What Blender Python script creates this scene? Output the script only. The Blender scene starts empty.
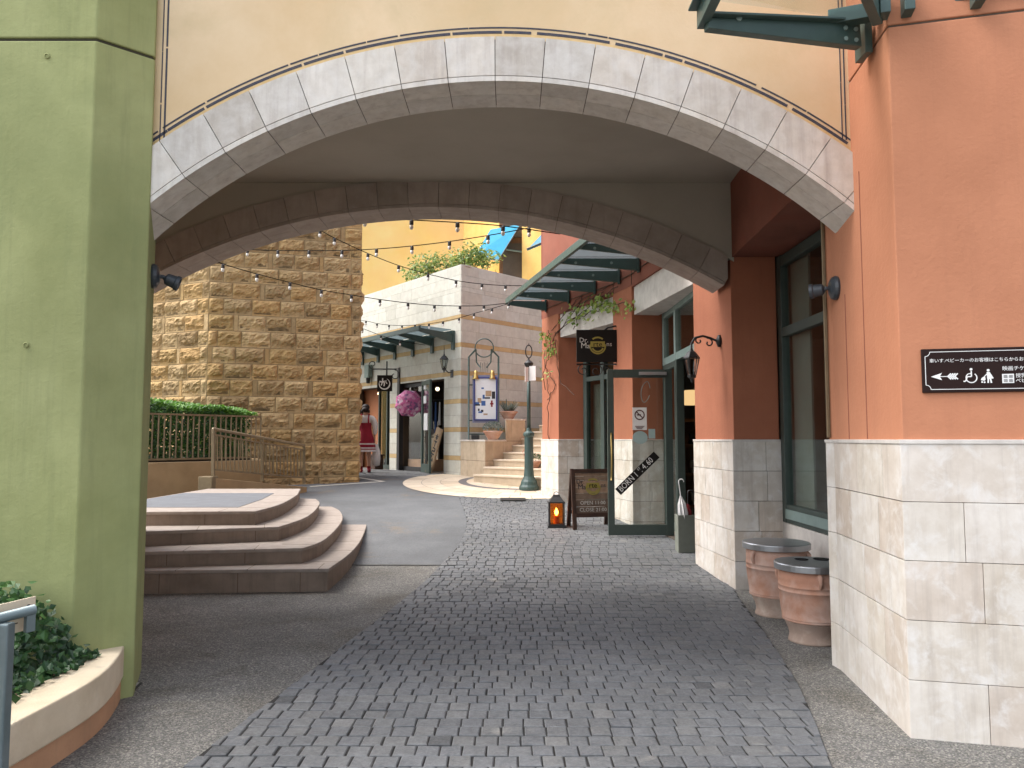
import bpy, bmesh, math, random
from mathutils import Vector, Matrix, noise
R = math.radians
random.seed(11)
rnd = random.Random(5)
sc = bpy.context.scene
COL = sc.collection

# ------------------------------------------------------------------ camera model (photo pixels <-> metres)
F = 769.0
PITCH = R(4.09)
E = Vector((0, 0, 1.45))
CP, SP = math.cos(PITCH), math.sin(PITCH)

def ray(px, py):
    u = (px - 512) / F; w = (384 - py) / F
    return Vector((u, CP - w * SP, SP + w * CP))
def at(px, py, Y):
    d = ray(px, py); return E + d * (Y / d.y)
def atz(px, py, z):
    d = ray(px, py); return E + d * ((z - E.z) / d.z)
def hinge(t, w=0.5):
    return w * math.log1p(math.exp(min(60, t / w))) if t < 30 * w else t
def zg(x, y):
    return 0.07 * (hinge(y - 8.0) - hinge(y - 17.2))
def gnd(px, py):
    d = ray(px, py); lo, hi = .5, 60.0
    for _ in range(60):
        t = (lo + hi) / 2; p = E + d * t
        if p.z > zg(p.x, p.y): lo = t
        else: hi = t
    return E + d * lo

# ------------------------------------------------------------------ materials
def nt(name):
    m = bpy.data.materials.new(name); m.use_nodes = True
    t = m.node_tree; t.nodes.clear()
    out = t.nodes.new('ShaderNodeOutputMaterial')
    return m, t, out
def N(t, kind, **kw):
    n = t.nodes.new(kind)
    for k, v in kw.items():
        if k in n.inputs: n.inputs[k].default_value = v
        else: setattr(n, k, v)
    return n
def ramp(t, stops, interp='LINEAR'):
    n = t.nodes.new('ShaderNodeValToRGB'); cr = n.color_ramp; cr.interpolation = interp
    while len(cr.elements) > 1: cr.elements.remove(cr.elements[0])
    cr.elements[0].position = stops[0][0]; cr.elements[0].color = (*stops[0][1], 1)
    for p, c in stops[1:]:
        e = cr.elements.new(p); e.color = (*c, 1)
    return n
def mixc(t, a, b, fac, mode='MIX'):
    n = t.nodes.new('ShaderNodeMix'); n.data_type = 'RGBA'; n.blend_type = mode
    for sock, val in ((n.inputs[0], fac), (n.inputs[6], a), (n.inputs[7], b)):
        if hasattr(val, 'is_linked') or hasattr(val, 'links'): t.links.new(val, sock)
        elif isinstance(val, (int, float)): sock.default_value = val
        else: sock.default_value = (*val, 1)
    return n.outputs[2]

def pmat(name, c, c2=None, scale=2.0, detail=6, rough=.8, bump=.15, bscale=60, tints=None, streak=None, streak_amt=.4,
         blot=None, blot_scale=3, blot_lo=.55, blot_hi=.7, metallic=0, spec=.3, speck=None, speck_scale=180, big=0.0, rvar=0.0):
    """one procedural surface: base colour, large noise variation, per-piece tint, vertical rain streaks, blotches, fine grain and bump"""
    m, t, out = nt(name)
    b = N(t, 'ShaderNodeBsdfPrincipled', Roughness=rough, Metallic=metallic)
    b.inputs['Specular IOR Level'].default_value = spec
    t.links.new(b.outputs[0], out.inputs[0])
    tc = N(t, 'ShaderNodeNewGeometry'); co = tc.outputs['Position']
    n1 = N(t, 'ShaderNodeTexNoise', Scale=scale, Detail=detail, Roughness=.62); t.links.new(co, n1.inputs['Vector'])
    c2 = c2 or tuple(x * .82 for x in c)
    r1 = ramp(t, [(.32, c2), (.68, c)]); t.links.new(n1.outputs[0], r1.inputs[0])
    colr = r1.outputs[0]
    if tints:
        a = N(t, 'ShaderNodeAttribute', attribute_name='tint')
        k = len(tints)
        rt = ramp(t, [(i / max(1, k - 1), tints[i]) for i in range(k)]); t.links.new(a.outputs['Fac'], rt.inputs[0])
        colr = mixc(t, colr, rt.outputs[0], 1.0, 'MULTIPLY')
    if big:
        nb = N(t, 'ShaderNodeTexNoise', Scale=.55, Detail=3); t.links.new(co, nb.inputs['Vector'])
        rb = ramp(t, [(.35, (1 - big,) * 3), (.65, (1, 1, 1))]); t.links.new(nb.outputs[0], rb.inputs[0])
        colr = mixc(t, colr, rb.outputs[0], 1.0, 'MULTIPLY')
    if streak:
        mp = N(t, 'ShaderNodeMapping'); mp.inputs['Scale'].default_value = (9, 9, .55); t.links.new(co, mp.inputs[0])
        ns = N(t, 'ShaderNodeTexNoise', Scale=1.6, Detail=5, Roughness=.7); t.links.new(mp.outputs[0], ns.inputs['Vector'])
        rs = ramp(t, [(.5, (0, 0, 0)), (.78, (streak_amt,) * 3)]); t.links.new(ns.outputs[0], rs.inputs[0])
        colr = mixc(t, colr, streak, rs.outputs[0])
    if blot:
        ns = N(t, 'ShaderNodeTexNoise', Scale=blot_scale, Detail=7, Roughness=.65, Distortion=.4); t.links.new(co, ns.inputs['Vector'])
        rs = ramp(t, [(blot_lo, (0, 0, 0)), (blot_hi, (.85,) * 3)]); t.links.new(ns.outputs[0], rs.inputs[0])
        colr = mixc(t, colr, blot, rs.outputs[0])
    if speck:
        vs = N(t, 'ShaderNodeTexVoronoi', Scale=speck_scale); t.links.new(co, vs.inputs['Vector'])
        sx = N(t, 'ShaderNodeSeparateColor'); t.links.new(vs.outputs['Color'], sx.inputs[0])
        rs = ramp(t, [(0, speck[0]), (.45, speck[1]), (.8, speck[2]), (1, speck[3] if len(speck) > 3 else speck[2])]); t.links.new(sx.outputs[0], rs.inputs[0])
        colr = mixc(t, colr, rs.outputs[0], .75, 'MULTIPLY')
    t.links.new(colr, b.inputs['Base Color'])
    if rvar:
        nr = N(t, 'ShaderNodeTexNoise', Scale=scale * 2.3, Detail=4); t.links.new(co, nr.inputs['Vector'])
        rr = ramp(t, [(.3, (max(0, rough - rvar),) * 3), (.7, (min(1, rough + rvar),) * 3)]); t.links.new(nr.outputs[0], rr.inputs[0])
        t.links.new(rr.outputs[0], b.inputs['Roughness'])
    if bump:
        nb = N(t, 'ShaderNodeTexNoise', Scale=bscale, Detail=4, Roughness=.6); t.links.new(co, nb.inputs['Vector'])
        bp = N(t, 'ShaderNodeBump', Strength=bump, Distance=.012); t.links.new(nb.outputs[0], bp.inputs['Height'])
        t.links.new(bp.outputs[0], b.inputs['Normal'])
    return m

def glassmat(name, tint=(.9, .95, .93), refl=1.0):
    m, t, out = nt(name)
    tr = N(t, 'ShaderNodeBsdfTransparent'); tr.inputs[0].default_value = (*tint, 1)
    gl = N(t, 'ShaderNodeBsdfGlossy', Roughness=.02); gl.inputs[0].default_value = (refl, refl, refl, 1)
    fr = N(t, 'ShaderNodeFresnel'); ge = N(t, 'ShaderNodeNewGeometry'); mr = N(t, 'ShaderNodeMapRange')
    mr.inputs['To Min'].default_value = 1.45; mr.inputs['To Max'].default_value = 1 / 1.45   # the far face of a pane reflects like its near face
    t.links.new(ge.outputs['Backfacing'], mr.inputs['Value']); t.links.new(mr.outputs[0], fr.inputs['IOR'])
    mx = N(t, 'ShaderNodeMixShader')
    t.links.new(fr.outputs[0], mx.inputs[0]); t.links.new(tr.outputs[0], mx.inputs[1]); t.links.new(gl.outputs[0], mx.inputs[2])
    t.links.new(mx.outputs[0], out.inputs[0])
    return m
def emit(name, c, s):
    m, t, out = nt(name)
    e = N(t, 'ShaderNodeEmission', Strength=s); e.inputs[0].default_value = (*c, 1)
    t.links.new(e.outputs[0], out.inputs[0]); return m

def leafmat(name, cols, trans=.35):
    m, t, out = nt(name)
    a = N(t, 'ShaderNodeAttribute', attribute_name='tint')
    rt = ramp(t, [(i / (len(cols) - 1), cols[i]) for i in range(len(cols))]); t.links.new(a.outputs['Fac'], rt.inputs[0])
    b = N(t, 'ShaderNodeBsdfPrincipled', Roughness=.45); t.links.new(rt.outputs[0], b.inputs['Base Color'])
    tl = N(t, 'ShaderNodeBsdfTranslucent'); t.links.new(rt.outputs[0], tl.inputs[0])
    mx = N(t, 'ShaderNodeMixShader'); mx.inputs[0].default_value = trans
    t.links.new(b.outputs[0], mx.inputs[1]); t.links.new(tl.outputs[0], mx.inputs[2]); t.links.new(mx.outputs[0], out.inputs[0])
    return m

G4 = [(.80, .80, .80), (1, 1, 1), (.9, .93, .97), (1.1, 1.05, .98)]
M = {}
M['green_plaster'] = pmat('green_plaster', (.385, .405, .185), (.265, .285, .115), scale=1.3, detail=9, rough=.85, bump=.18, bscale=40, big=.2, streak=(.16, .18, .085), streak_amt=.36, blot=(.22, .25, .105), blot_scale=.9, blot_lo=.46, blot_hi=.75)
M['cream_plaster'] = pmat('cream_plaster', (.78, .60, .39), (.68, .49, .28), scale=1.6, rough=.88, bump=.12, bscale=45, big=.1, blot=(.60, .46, .27), blot_scale=1.1, blot_lo=.5, blot_hi=.72)
M['red_plaster'] = pmat('red_plaster', (.59, .255, .142), (.49, .205, .112), scale=1.3, detail=9, rough=.9, bump=.22, bscale=40, big=.12, blot=(.46, .19, .105), blot_scale=1.5, blot_lo=.50, blot_hi=.78, streak=(.36, .155, .09), streak_amt=.30)
M['red_pier'] = pmat('red_pier', (.44, .165, .092), (.36, .13, .072), scale=1.3, detail=9, rough=.9, bump=.22, bscale=40, big=.12, streak=(.25, .10, .06), streak_amt=.3)
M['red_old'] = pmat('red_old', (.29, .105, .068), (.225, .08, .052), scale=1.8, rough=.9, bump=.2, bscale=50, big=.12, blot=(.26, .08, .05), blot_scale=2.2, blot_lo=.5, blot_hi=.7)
TRAV = [(.86, .77, .70), (1.0, .97, .92), (1.06, 1.05, 1.04), (.93, .86, .80), (1.06, 1.06, 1.06), (.97, .93, .87)]
M['travertine'] = pmat('travertine', (.69, .66, .615), (.54, .49, .43), scale=5.5, detail=9, rough=.55, bump=.06, bscale=90, tints=TRAV, spec=.35, streak=(.34, .29, .25), streak_amt=.5, blot=(.73, .71, .68), blot_scale=8, blot_lo=.5, blot_hi=.72, rvar=.12)
M['joint'] = pmat('joint', (.12, .085, .06), rough=.95, bump=0)
M['sill_stone'] = pmat('sill_stone', (.66, .62, .57), (.5, .46, .42), scale=8, rough=.6, bump=.05)
M['arch_stone'] = pmat('arch_stone', (.69, .655, .60), (.565, .525, .47), scale=11, detail=10, rough=.7, bump=.12, bscale=80, tints=[(.74, .71, .68), (1.04, 1.02, .99), (.86, .85, .84), (1.06, 1.05, 1.04), (.92, .87, .82)], streak=(.34, .28, .25), streak_amt=.6, blot=(.69, .67, .635), blot_scale=9, blot_lo=.45, blot_hi=.9)
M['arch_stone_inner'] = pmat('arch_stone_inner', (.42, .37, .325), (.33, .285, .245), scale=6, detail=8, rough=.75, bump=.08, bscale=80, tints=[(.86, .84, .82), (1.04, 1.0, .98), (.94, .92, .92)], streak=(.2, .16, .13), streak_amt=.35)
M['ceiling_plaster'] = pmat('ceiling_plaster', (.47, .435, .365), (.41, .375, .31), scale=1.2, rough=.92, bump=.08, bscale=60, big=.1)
M['border_blue'] = pmat('border_blue', (.035, .04, .07), (.08, .075, .08), scale=30, rough=.7, bump=0)
M['border_tan'] = pmat('border_tan', (.66, .48, .25), (.58, .40, .18), scale=14, rough=.8, bump=.05)
M['groove'] = pmat('groove', (.06, .055, .035), rough=.95, bump=0)
M['sett'] = pmat('sett', (.172, .178, .184), (.118, .122, .126), scale=26, detail=5, rough=.62, bump=.5, bscale=120, tints=[(.62, .62, .62), (.86, .87, .88), (1, 1, 1), (.96, .97, .99), (1.08, 1.06, 1.02), (1.08, 1.09, 1.1), (1.28, 1.24, 1.18)], spec=.4, big=.30, rvar=.14, blot=(.30, .285, .255), blot_scale=4, blot_lo=.62, blot_hi=.80)
M['sett_bed'] = pmat('sett_bed', (.038, .036, .034), (.024, .023, .022), scale=20, rough=.95, bump=.4, bscale=200, blot=(.16, .14, .11), blot_scale=2.4, blot_lo=.6, blot_hi=.75)
M['aggregate'] = pmat('aggregate', (.255, .251, .240), (.175, .171, .160), scale=1.3, detail=8, rough=.8, bump=.9, bscale=150, speck=[(.35, .33, .3), (.75, .75, .75), (1.25, 1.2, 1.12), (2.2, 2.1, 1.9)], speck_scale=130, big=.3, blot=(.115, .102, .080), blot_scale=1.4, blot_lo=.52, blot_hi=.74)
M['asphalt'] = pmat('asphalt', (.150, .155, .160), (.112, .116, .12), scale=1.6, detail=8, rough=.85, bump=.5, bscale=170, speck=[(.7, .7, .7), (.95, .95, .95), (1.15, 1.15, 1.15), (1.4, 1.4, 1.4)], speck_scale=160, big=.18, blot=(.20, .15, .095), blot_scale=.9, blot_lo=.60, blot_hi=.78)
M['cream_paving'] = pmat('cream_paving', (.62, .53, .42), (.54, .45, .34), scale=5, rough=.75, bump=.1, tints=[(.85, .82, .78), (1, 1, 1), (1.06, 1.06, 1.05), (.95, .9, .82)])
M['grey_band'] = pmat('grey_band', (.16, .15, .15), scale=6, rough=.8, bump=.1)
M['line_paint'] = pmat('line_paint', (.62, .58, .50), (.42, .4, .36), scale=18, rough=.8, bump=.1)
M['step_tread'] = pmat('step_tread', (.35, .30, .26), (.26, .22, .19), scale=9, detail=8, rough=.7, bump=.1, bscale=90, big=.12)
M['step_riser'] = pmat('step_riser', (.27, .21, .165), (.185, .142, .11), scale=4, detail=8, rough=.65, bump=.1, bscale=70, streak=(.10, .075, .055), streak_amt=.45)
M['platform_grey'] = pmat('platform_grey', (.140, .147, .16), (.112, .118, .128), scale=5, rough=.8, bump=.3, bscale=150)
M['steel_green'] = pmat('steel_green', (.050, .092, .082), (.042, .076, .068), scale=6, rough=.42, bump=.03, spec=.5, rvar=.1)
M['frame_green'] = pmat('frame_green', (.050, .070, .060), (.038, .055, .047), scale=6, rough=.5, bump=.02, spec=.5)
M['frame_light'] = pmat('frame_light', (.22, .29, .27), (.18, .24, .22), scale=6, rough=.5, bump=.02)
M['post_green'] = pmat('post_green', (.042, .080, .074), (.034, .066, .061), scale=9, rough=.45, bump=.05, spec=.5)
M['iron'] = pmat('iron', (.018, .018, .019), (.012, .012, .012), scale=12, rough=.5, bump=.05, spec=.5)
M['wire_black'] = pmat('wire_black', (.010, .010, .010), rough=.95, bump=0, spec=.05)
M['rail_grey'] = pmat('rail_grey', (.16, .20, .21), (.12, .16, .165), scale=10, rough=.4, metallic=.3, bump=.02, spec=.5)
M['bronze'] = pmat('bronze', (.24, .185, .11), (.18, .135, .08), scale=8, rough=.5, metallic=.2, bump=.03)
M['tan_wall'] = pmat('tan_wall', (.43, .30, .165), (.35, .24, .13), scale=3, rough=.85, bump=.15, big=.12)
M['coping'] = pmat('coping', (.70, .60, .45), (.58, .48, .34), scale=5, detail=8, rough=.8, bump=.18, bscale=90, big=.1, blot=(.42, .36, .28), blot_scale=4, blot_lo=.58, blot_hi=.72)
M['plinth'] = pmat('plinth', (.58, .33, .19), (.46, .26, .15), scale=3, rough=.85, bump=.2, big=.14, streak=(.3, .2, .13), streak_amt=.35)
M['rockface'] = pmat('rockface', (.53, .385, .205), (.37, .265, .14), scale=7, detail=9, rough=.95, bump=.9, bscale=38, tints=[(.66, .62, .58), (1, .96, .9), (1.14, 1.12, 1.1), (.82, .80, .78), (1.06, .94, .78), (.92, .86, .72)], big=.15)
M['rock_smooth'] = pmat('rock_smooth', (.36, .265, .15), (.29, .21, .115), scale=8, rough=.9, bump=.25, bscale=80, tints=[(.9, .88, .86), (1.05, 1.03, 1)])
M['mortar'] = pmat('mortar', (.30, .22, .12), rough=.95, bump=.2)
WT = [(.88, .86, .84), (1, .98, .96), (1.05, 1.04, 1.03), (.94, .90, .87), (1.02, 1.02, 1.03)]
M['white_stone'] = pmat('white_stone', (.57, .58, .52), (.475, .48, .43), scale=7, detail=8, rough=.7, bump=.06, tints=WT, streak=(.42, .37, .33), streak_amt=.35)
M['ochre_stone'] = pmat('ochre_stone', (.52, .385, .20), (.44, .32, .16), scale=7, rough=.75, bump=.06, tints=WT)
M['stair_stone'] = pmat('stair_stone', (.55, .45, .33), (.44, .36, .26), scale=6, detail=8, rough=.75, bump=.1, tints=WT)
M['yellow_wall'] = pmat('yellow_wall', (.82, .62, .26), (.80, .54, .17), scale=.8, rough=.9, bump=.08, big=.06, blot=(.78, .48, .20), blot_scale=.35, blot_lo=.48, blot_hi=.75)
M['orange_wall'] = pmat('orange_wall', (.76, .52, .18), (.66, .34, .08), scale=.8, rough=.9, bump=.08)
M['awning_blue'] = pmat('awning_blue', (.010, .23, .37), (.008, .19, .32), scale=4, rough=.7, bump=.05)
M['awning_teal'] = pmat('awning_teal', (.06, .20, .28), (.05, .17, .24), scale=4, rough=.7, bump=.05)
M['terracotta'] = pmat('terracotta', (.50, .265, .175), (.40, .20, .13), scale=5, detail=8, rough=.85, bump=.15, bscale=70, blot=(.58, .44, .37), blot_scale=3.0, blot_lo=.40, blot_hi=.66)
M['terracotta_base'] = pmat('terracotta_base', (.42, .30, .23), (.34, .25, .20), scale=5, detail=8, rough=.9, bump=.2, bscale=60, blot=(.52, .42, .34), blot_scale=5, blot_lo=.48, blot_hi=.66)
M['lid_steel'] = pmat('lid_steel', (.50, .51, .52), (.44, .45, .46), scale=3, rough=.36, metallic=.9, bump=.0)
M['black_hole'] = pmat('black_hole', (.01, .01, .01), rough=.9, bump=0)
M['sign_brown'] = pmat('sign_brown', (.022, .010, .008), (.018, .008, .007), scale=5, rough=.55, bump=0, spec=.15)
M['sign_black'] = pmat('sign_black', (.011, .009, .008), rough=.5, bump=0, spec=.2)
M['white_paint'] = pmat('white_paint', (.80, .79, .77), (.76, .75, .73), scale=8, rough=.5, bump=0)
M['logo_yellow'] = pmat('logo_yellow', (.33, .27, .06), rough=.5, bump=0)
M['logo_cream'] = pmat('logo_cream', (.58, .55, .50), rough=.5, bump=0)
M['dark_wood'] = pmat('dark_wood', (.060, .030, .020), (.035, .018, .012), scale=9, rough=.55, bump=.1, bscale=50)
M['plank'] = pmat('plank', (.26, .19, .145), (.16, .115, .088), scale=14, rough=.7, bump=.2, bscale=70, tints=[(.55, .5, .5), (.9, .85, .8), (1.5, 1.35, 1.2), (.75, .65, .6)])
M['pale_wood'] = pmat('pale_wood', (.40, .29, .19), (.30, .21, .13), scale=14, rough=.7, bump=.1)
M['brass'] = pmat('brass', (.55, .40, .16), (.42, .3, .1), scale=12, rough=.35, metallic=.85, bump=.03)
M['white_cloth'] = pmat('white_cloth', (.74, .72, .71), rough=.8, bump=.1)
M['red_cloth'] = pmat('red_cloth', (.27, .016, .035), (.22, .012, .028), scale=8, rough=.8, bump=.1)
M['white_trim'] = pmat('white_trim', (.72, .66, .66), rough=.8, bump=0)
M['skin'] = pmat('skin', (.56, .33, .24), rough=.55, bump=0)
M['hair'] = pmat('hair', (.022, .014, .012), rough=.5, bump=.3, bscale=200)
M['red_shoe'] = pmat('red_shoe', (.30, .015, .03), rough=.35, bump=0)
M['dark_red'] = pmat('dark_red', (.20, .012, .016), rough=.6, bump=0)
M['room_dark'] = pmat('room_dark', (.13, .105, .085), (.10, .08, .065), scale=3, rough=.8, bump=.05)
M['room_wood'] = pmat('room_wood', (.22, .11, .055), (.16, .08, .04), scale=6, rough=.6, bump=.05)
M['room_cream'] = pmat('room_cream', (.46, .41, .33), rough=.8, bump=.03)
M['room_orange'] = pmat('room_orange', (.42, .17, .08), rough=.8, bump=.03)
M['curtain'] = pmat('curtain', (.20, .205, .18), (.16, .165, .145), scale=3, rough=.85, bump=.05)
M['blind'] = pmat('blind', (.22, .20, .18), rough=.7, bump=.05)
M['frost'] = pmat('frost', (.36, .47, .46), (.32, .43, .42), scale=9, rough=.5, bump=0)
M['bulb_white'] = pmat('bulb_white', (.78, .78, .75), rough=.2, bump=0, spec=.6)
M['poster_white'] = pmat('poster_white', (.70, .73, .76), rough=.5, bump=0)
M['poster_blue'] = pmat('poster_blue', (.05, .12, .32), rough=.5, bump=0)
M['poster_frame'] = pmat('poster_frame', (.035, .05, .20), rough=.5, bump=0)
M['frame_greyblue'] = pmat('frame_greyblue', (.20, .21, .30), rough=.5, bump=0)
M['soil'] = pmat('soil', (.04, .03, .02), rough=.95, bump=.5)
M['no_red'] = pmat('no_red', (.35, .03, .03), rough=.5, bump=0)
M['ink'] = pmat('ink', (.03, .03, .035), rough=.6, bump=0)
M['glass'] = glassmat('glass', (.90, .95, .93))
M['glass_dark'] = glassmat('glass_dark', (.74, .79, .76))
M['glass_clear'] = glassmat('glass_clear', (.93, .95, .94))
def frosted(name):
    m, t, out = nt(name)
    tr = N(t, 'ShaderNodeBsdfTransparent'); tr.inputs[0].default_value = (.58, .64, .66, 1)
    tl = N(t, 'ShaderNodeBsdfTranslucent'); tl.inputs[0].default_value = (.17, .20, .21, 1)
    mx = N(t, 'ShaderNodeMixShader'); mx.inputs[0].default_value = .55
    t.links.new(tr.outputs[0], mx.inputs[1]); t.links.new(tl.outputs[0], mx.inputs[2]); t.links.new(mx.outputs[0], out.inputs[0]); return m
M['canopy_glass'] = frosted('canopy_glass')
M['lamp_glass'] = glassmat('lamp_glass', (.75, .8, .8))
M['amber_glass'] = glassmat('amber_glass', (1.0, .68, .36), .6)
M['flame'] = emit('flame', (1.0, .62, .22), 7)
M['warm_lamp'] = emit('warm_lamp', (1.0, .66, .30), .28)
M['warm_spot'] = emit('warm_spot', (1.0, .78, .48), 1.2)
M['ivy'] = leafmat('ivy', [(.010, .035, .012), (.020, .065, .018), (.04, .11, .028), (.09, .19, .05)], .25)
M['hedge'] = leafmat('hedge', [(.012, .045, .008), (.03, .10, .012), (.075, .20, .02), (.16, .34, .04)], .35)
M['vine'] = leafmat('vine', [(.12, .20, .03), (.26, .36, .06), (.42, .48, .12)], .4)
M['shrub'] = leafmat('shrub', [(.06, .12, .02), (.16, .24, .05), (.32, .36, .10)], .35)
M['sage'] = leafmat('sage', [(.07, .10, .07), (.16, .20, .17), (.28, .32, .30)], .3)
M['stem'] = pmat('stem', (.09, .05, .035), rough=.9, bump=.2)
M['petal'] = leafmat('petal', [(.40, .015, .02), (.55, .03, .03)], .3)
def umbrella_mat():
    m, t, out = nt('umbrella_print')
    b = N(t, 'ShaderNodeBsdfPrincipled', Roughness=.7); t.links.new(b.outputs[0], out.inputs[0])
    g = N(t, 'ShaderNodeNewGeometry')
    v = N(t, 'ShaderNodeTexVoronoi', Scale=15); t.links.new(g.outputs['Position'], v.inputs['Vector'])
    r = ramp(t, [(0, (.48, .10, .27)), (.34, (.56, .24, .40)), (.55, (.20, .08, .20)), (.70, (.60, .46, .56)), (.88, (.44, .12, .28))], 'CONSTANT')
    sx = N(t, 'ShaderNodeSeparateColor'); t.links.new(v.outputs['Color'], sx.inputs[0]); t.links.new(sx.outputs[0], r.inputs[0])
    t.links.new(r.outputs[0], b.inputs['Base Color']); return m
M['umbrella_print'] = umbrella_mat()

# ------------------------------------------------------------------ object helpers
MW = {}
def link(o):
    COL.objects.link(o); return o
def tag(o, label=None, cat=None, group=None, kind=None):
    if label: o['label'] = label
    if cat: o['category'] = cat
    if group: o['group'] = group
    if kind: o['kind'] = kind
    return o
def thing(name, label, cat, loc=(0, 0, 0), group=None):
    o = bpy.data.objects.new(name, None); o.empty_display_size = .1; o.location = Vector(loc); link(o)
    MW[o] = Matrix.Translation(Vector(loc)); return tag(o, label, cat, group)
def setparent(o, parent):
    o.parent = parent; o.matrix_parent_inverse = MW[parent].inverted()

class MB:
    def __init__(s): s.v = []; s.f = []; s.t = []
    def quad(s, a, b, c, d, t=.5):
        i = len(s.v); s.v += [tuple(a), tuple(b), tuple(c), tuple(d)]; s.f.append((i, i + 1, i + 2, i + 3)); s.t.append(t)
    def poly(s, pts, t=.5):
        i = len(s.v); s.v += [tuple(p) for p in pts]; s.f.append(tuple(range(i, i + len(pts)))); s.t.append(t)
    def hexa(s, p, t=.5):
        """8 points: bottom 4 ccw, top 4 ccw"""
        i = len(s.v); s.v += [tuple(q) for q in p]
        for f in ((3, 2, 1, 0), (4, 5, 6, 7), (0, 1, 5, 4), (1, 2, 6, 5), (2, 3, 7, 6), (3, 0, 4, 7)):
            s.f.append(tuple(i + k for k in f)); s.t.append(t)
    def box(s, x0, x1, y0, y1, z0, z1, t=.5):
        s.hexa([(x0, y0, z0), (x1, y0, z0), (x1, y1, z0), (x0, y1, z0), (x0, y0, z1), (x1, y0, z1), (x1, y1, z1), (x0, y1, z1)], t)
    def fbox(s, fr, x0, x1, y0, y1, z0, z1, t=.5):
        """box in a frame: x along right, y up, z out"""
        o, r, u, n = fr
        P = lambda x, y, z: o + r * x + u * y + n * z
        s.hexa([P(x0, y0, z0), P(x1, y0, z0), P(x1, y1, z0), P(x0, y1, z0), P(x0, y0, z1), P(x1, y0, z1), P(x1, y1, z1), P(x0, y1, z1)], t)
    def fpoly(s, fr, pts, z0, z1, t=.5):
        o, r, u, n = fr
        s.extr([o + r * x + u * y + n * z0 for x, y in pts], n * (z1 - z0), t)
    def extr(s, pts, d, t=.5):
        n = len(pts); i = len(s.v); d = Vector(d)
        s.v += [tuple(p) for p in pts] + [tuple(Vector(p) + d) for p in pts]
        s.f.append(tuple(i + k for k in reversed(range(n)))); s.t.append(t)
        s.f.append(tuple(i + n + k for k in range(n))); s.t.append(t)
        for k in range(n):
            s.f.append((i + k, i + (k + 1) % n, i + n + (k + 1) % n, i + n + k)); s.t.append(t)
    def prism(s, poly, z0, z1, t=.5):
        f0 = z0 if callable(z0) else (lambda x, y: z0)
        s_pts = [(x, y, f0(x, y)) for x, y in poly]; n = len(poly); i = len(s.v)
        f1 = z1 if callable(z1) else (lambda x, y: z1)
        s.v += s_pts + [(x, y, f1(x, y)) for x, y in poly]
        s.f.append(tuple(i + k for k in reversed(range(n)))); s.t.append(t)
        s.f.append(tuple(i + n + k for k in range(n))); s.t.append(t)
        for k in range(n):
            s.f.append((i + k, i + (k + 1) % n, i + n + (k + 1) % n, i + n + k)); s.t.append(t)
    def beam(s, a, b, w, h, up=(0, 0, 1), t=.5, h2=None):
        a = Vector(a); b = Vector(b); d = (b - a).normalized(); up = Vector(up)
        r = d.cross(up).normalized(); u = r.cross(d).normalized()
        h2 = h if h2 is None else h2
        P = [a - r * w / 2 - u * h / 2, a + r * w / 2 - u * h / 2, a + r * w / 2 + u * h / 2, a - r * w / 2 + u * h / 2]
        Q = [b - r * w / 2 - u * h2 / 2, b + r * w / 2 - u * h2 / 2, b + r * w / 2 + u * h2 / 2, b - r * w / 2 + u * h2 / 2]
        s.hexa(P + Q, t)
    def tube(s, pts, r, n=8, t=.5, cap=True):
        pts = [Vector(p) for p in pts]; m = len(pts); i0 = len(s.v)
        rr = r if isinstance(r, (list, tuple)) else [r] * m
        ref = None
        for k, p in enumerate(pts):
            d = (pts[min(k + 1, m - 1)] - pts[max(k - 1, 0)]).normalized()
            if ref is None: ref = Vector((0, 0, 1)) if abs(d.z) < .9 else Vector((1, 0, 0))
            x = d.cross(ref)
            if x.length < 1e-4: x = d.cross(Vector((1, .3, 0)))
            x.normalize(); y = d.cross(x).normalized(); ref = x.cross(d) if x.cross(d).length > 1e-4 else ref
            for j in range(n):
                a = 2 * math.pi * j / n; s.v.append(tuple(p + (x * math.cos(a) + y * math.sin(a)) * rr[k]))
        for k in range(m - 1):
            for j in range(n):
                a = i0 + k * n + j; b = i0 + k * n + (j + 1) % n
                s.f.append((a, b, b + n, a + n)); s.t.append(t)
        if cap:
            s.f.append(tuple(i0 + j for j in range(n))); s.t.append(t)
            s.f.append(tuple(i0 + (m - 1) * n + j for j in reversed(range(n)))); s.t.append(t)
    def lathe(s, prof, c=(0, 0, 0), n=20, mat=None, t=.5, cap=True):
        c = Vector(c); i0 = len(s.v); m = len(prof)
        for r, z in prof:
            for j in range(n):
                a = 2 * math.pi * j / n; p = Vector((r * math.cos(a), r * math.sin(a), z))
                if mat is not None: p = mat @ p
                s.v.append(tuple(c + p))
        for k in range(m - 1):
            for j in range(n):
                a = i0 + k * n + j; b = i0 + k * n + (j + 1) % n
                s.f.append((a, b, b + n, a + n)); s.t.append(t)
        if cap:
            s.f.append(tuple(i0 + j for j in reversed(range(n)))); s.t.append(t)
            s.f.append(tuple(i0 + (m - 1) * n + j for j in range(n))); s.t.append(t)
    def ball(s, c, r, n=12, t=.5, mat=None):
        m = n // 2 + 1
        s.lathe([(max(1e-4, math.sin(math.pi * k / m)) * (r if not isinstance(r, tuple) else r[0]), -math.cos(math.pi * k / m) * (r if not isinstance(r, tuple) else r[1])) for k in range(m + 1)], c, n, mat, t, cap=False)
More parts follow.
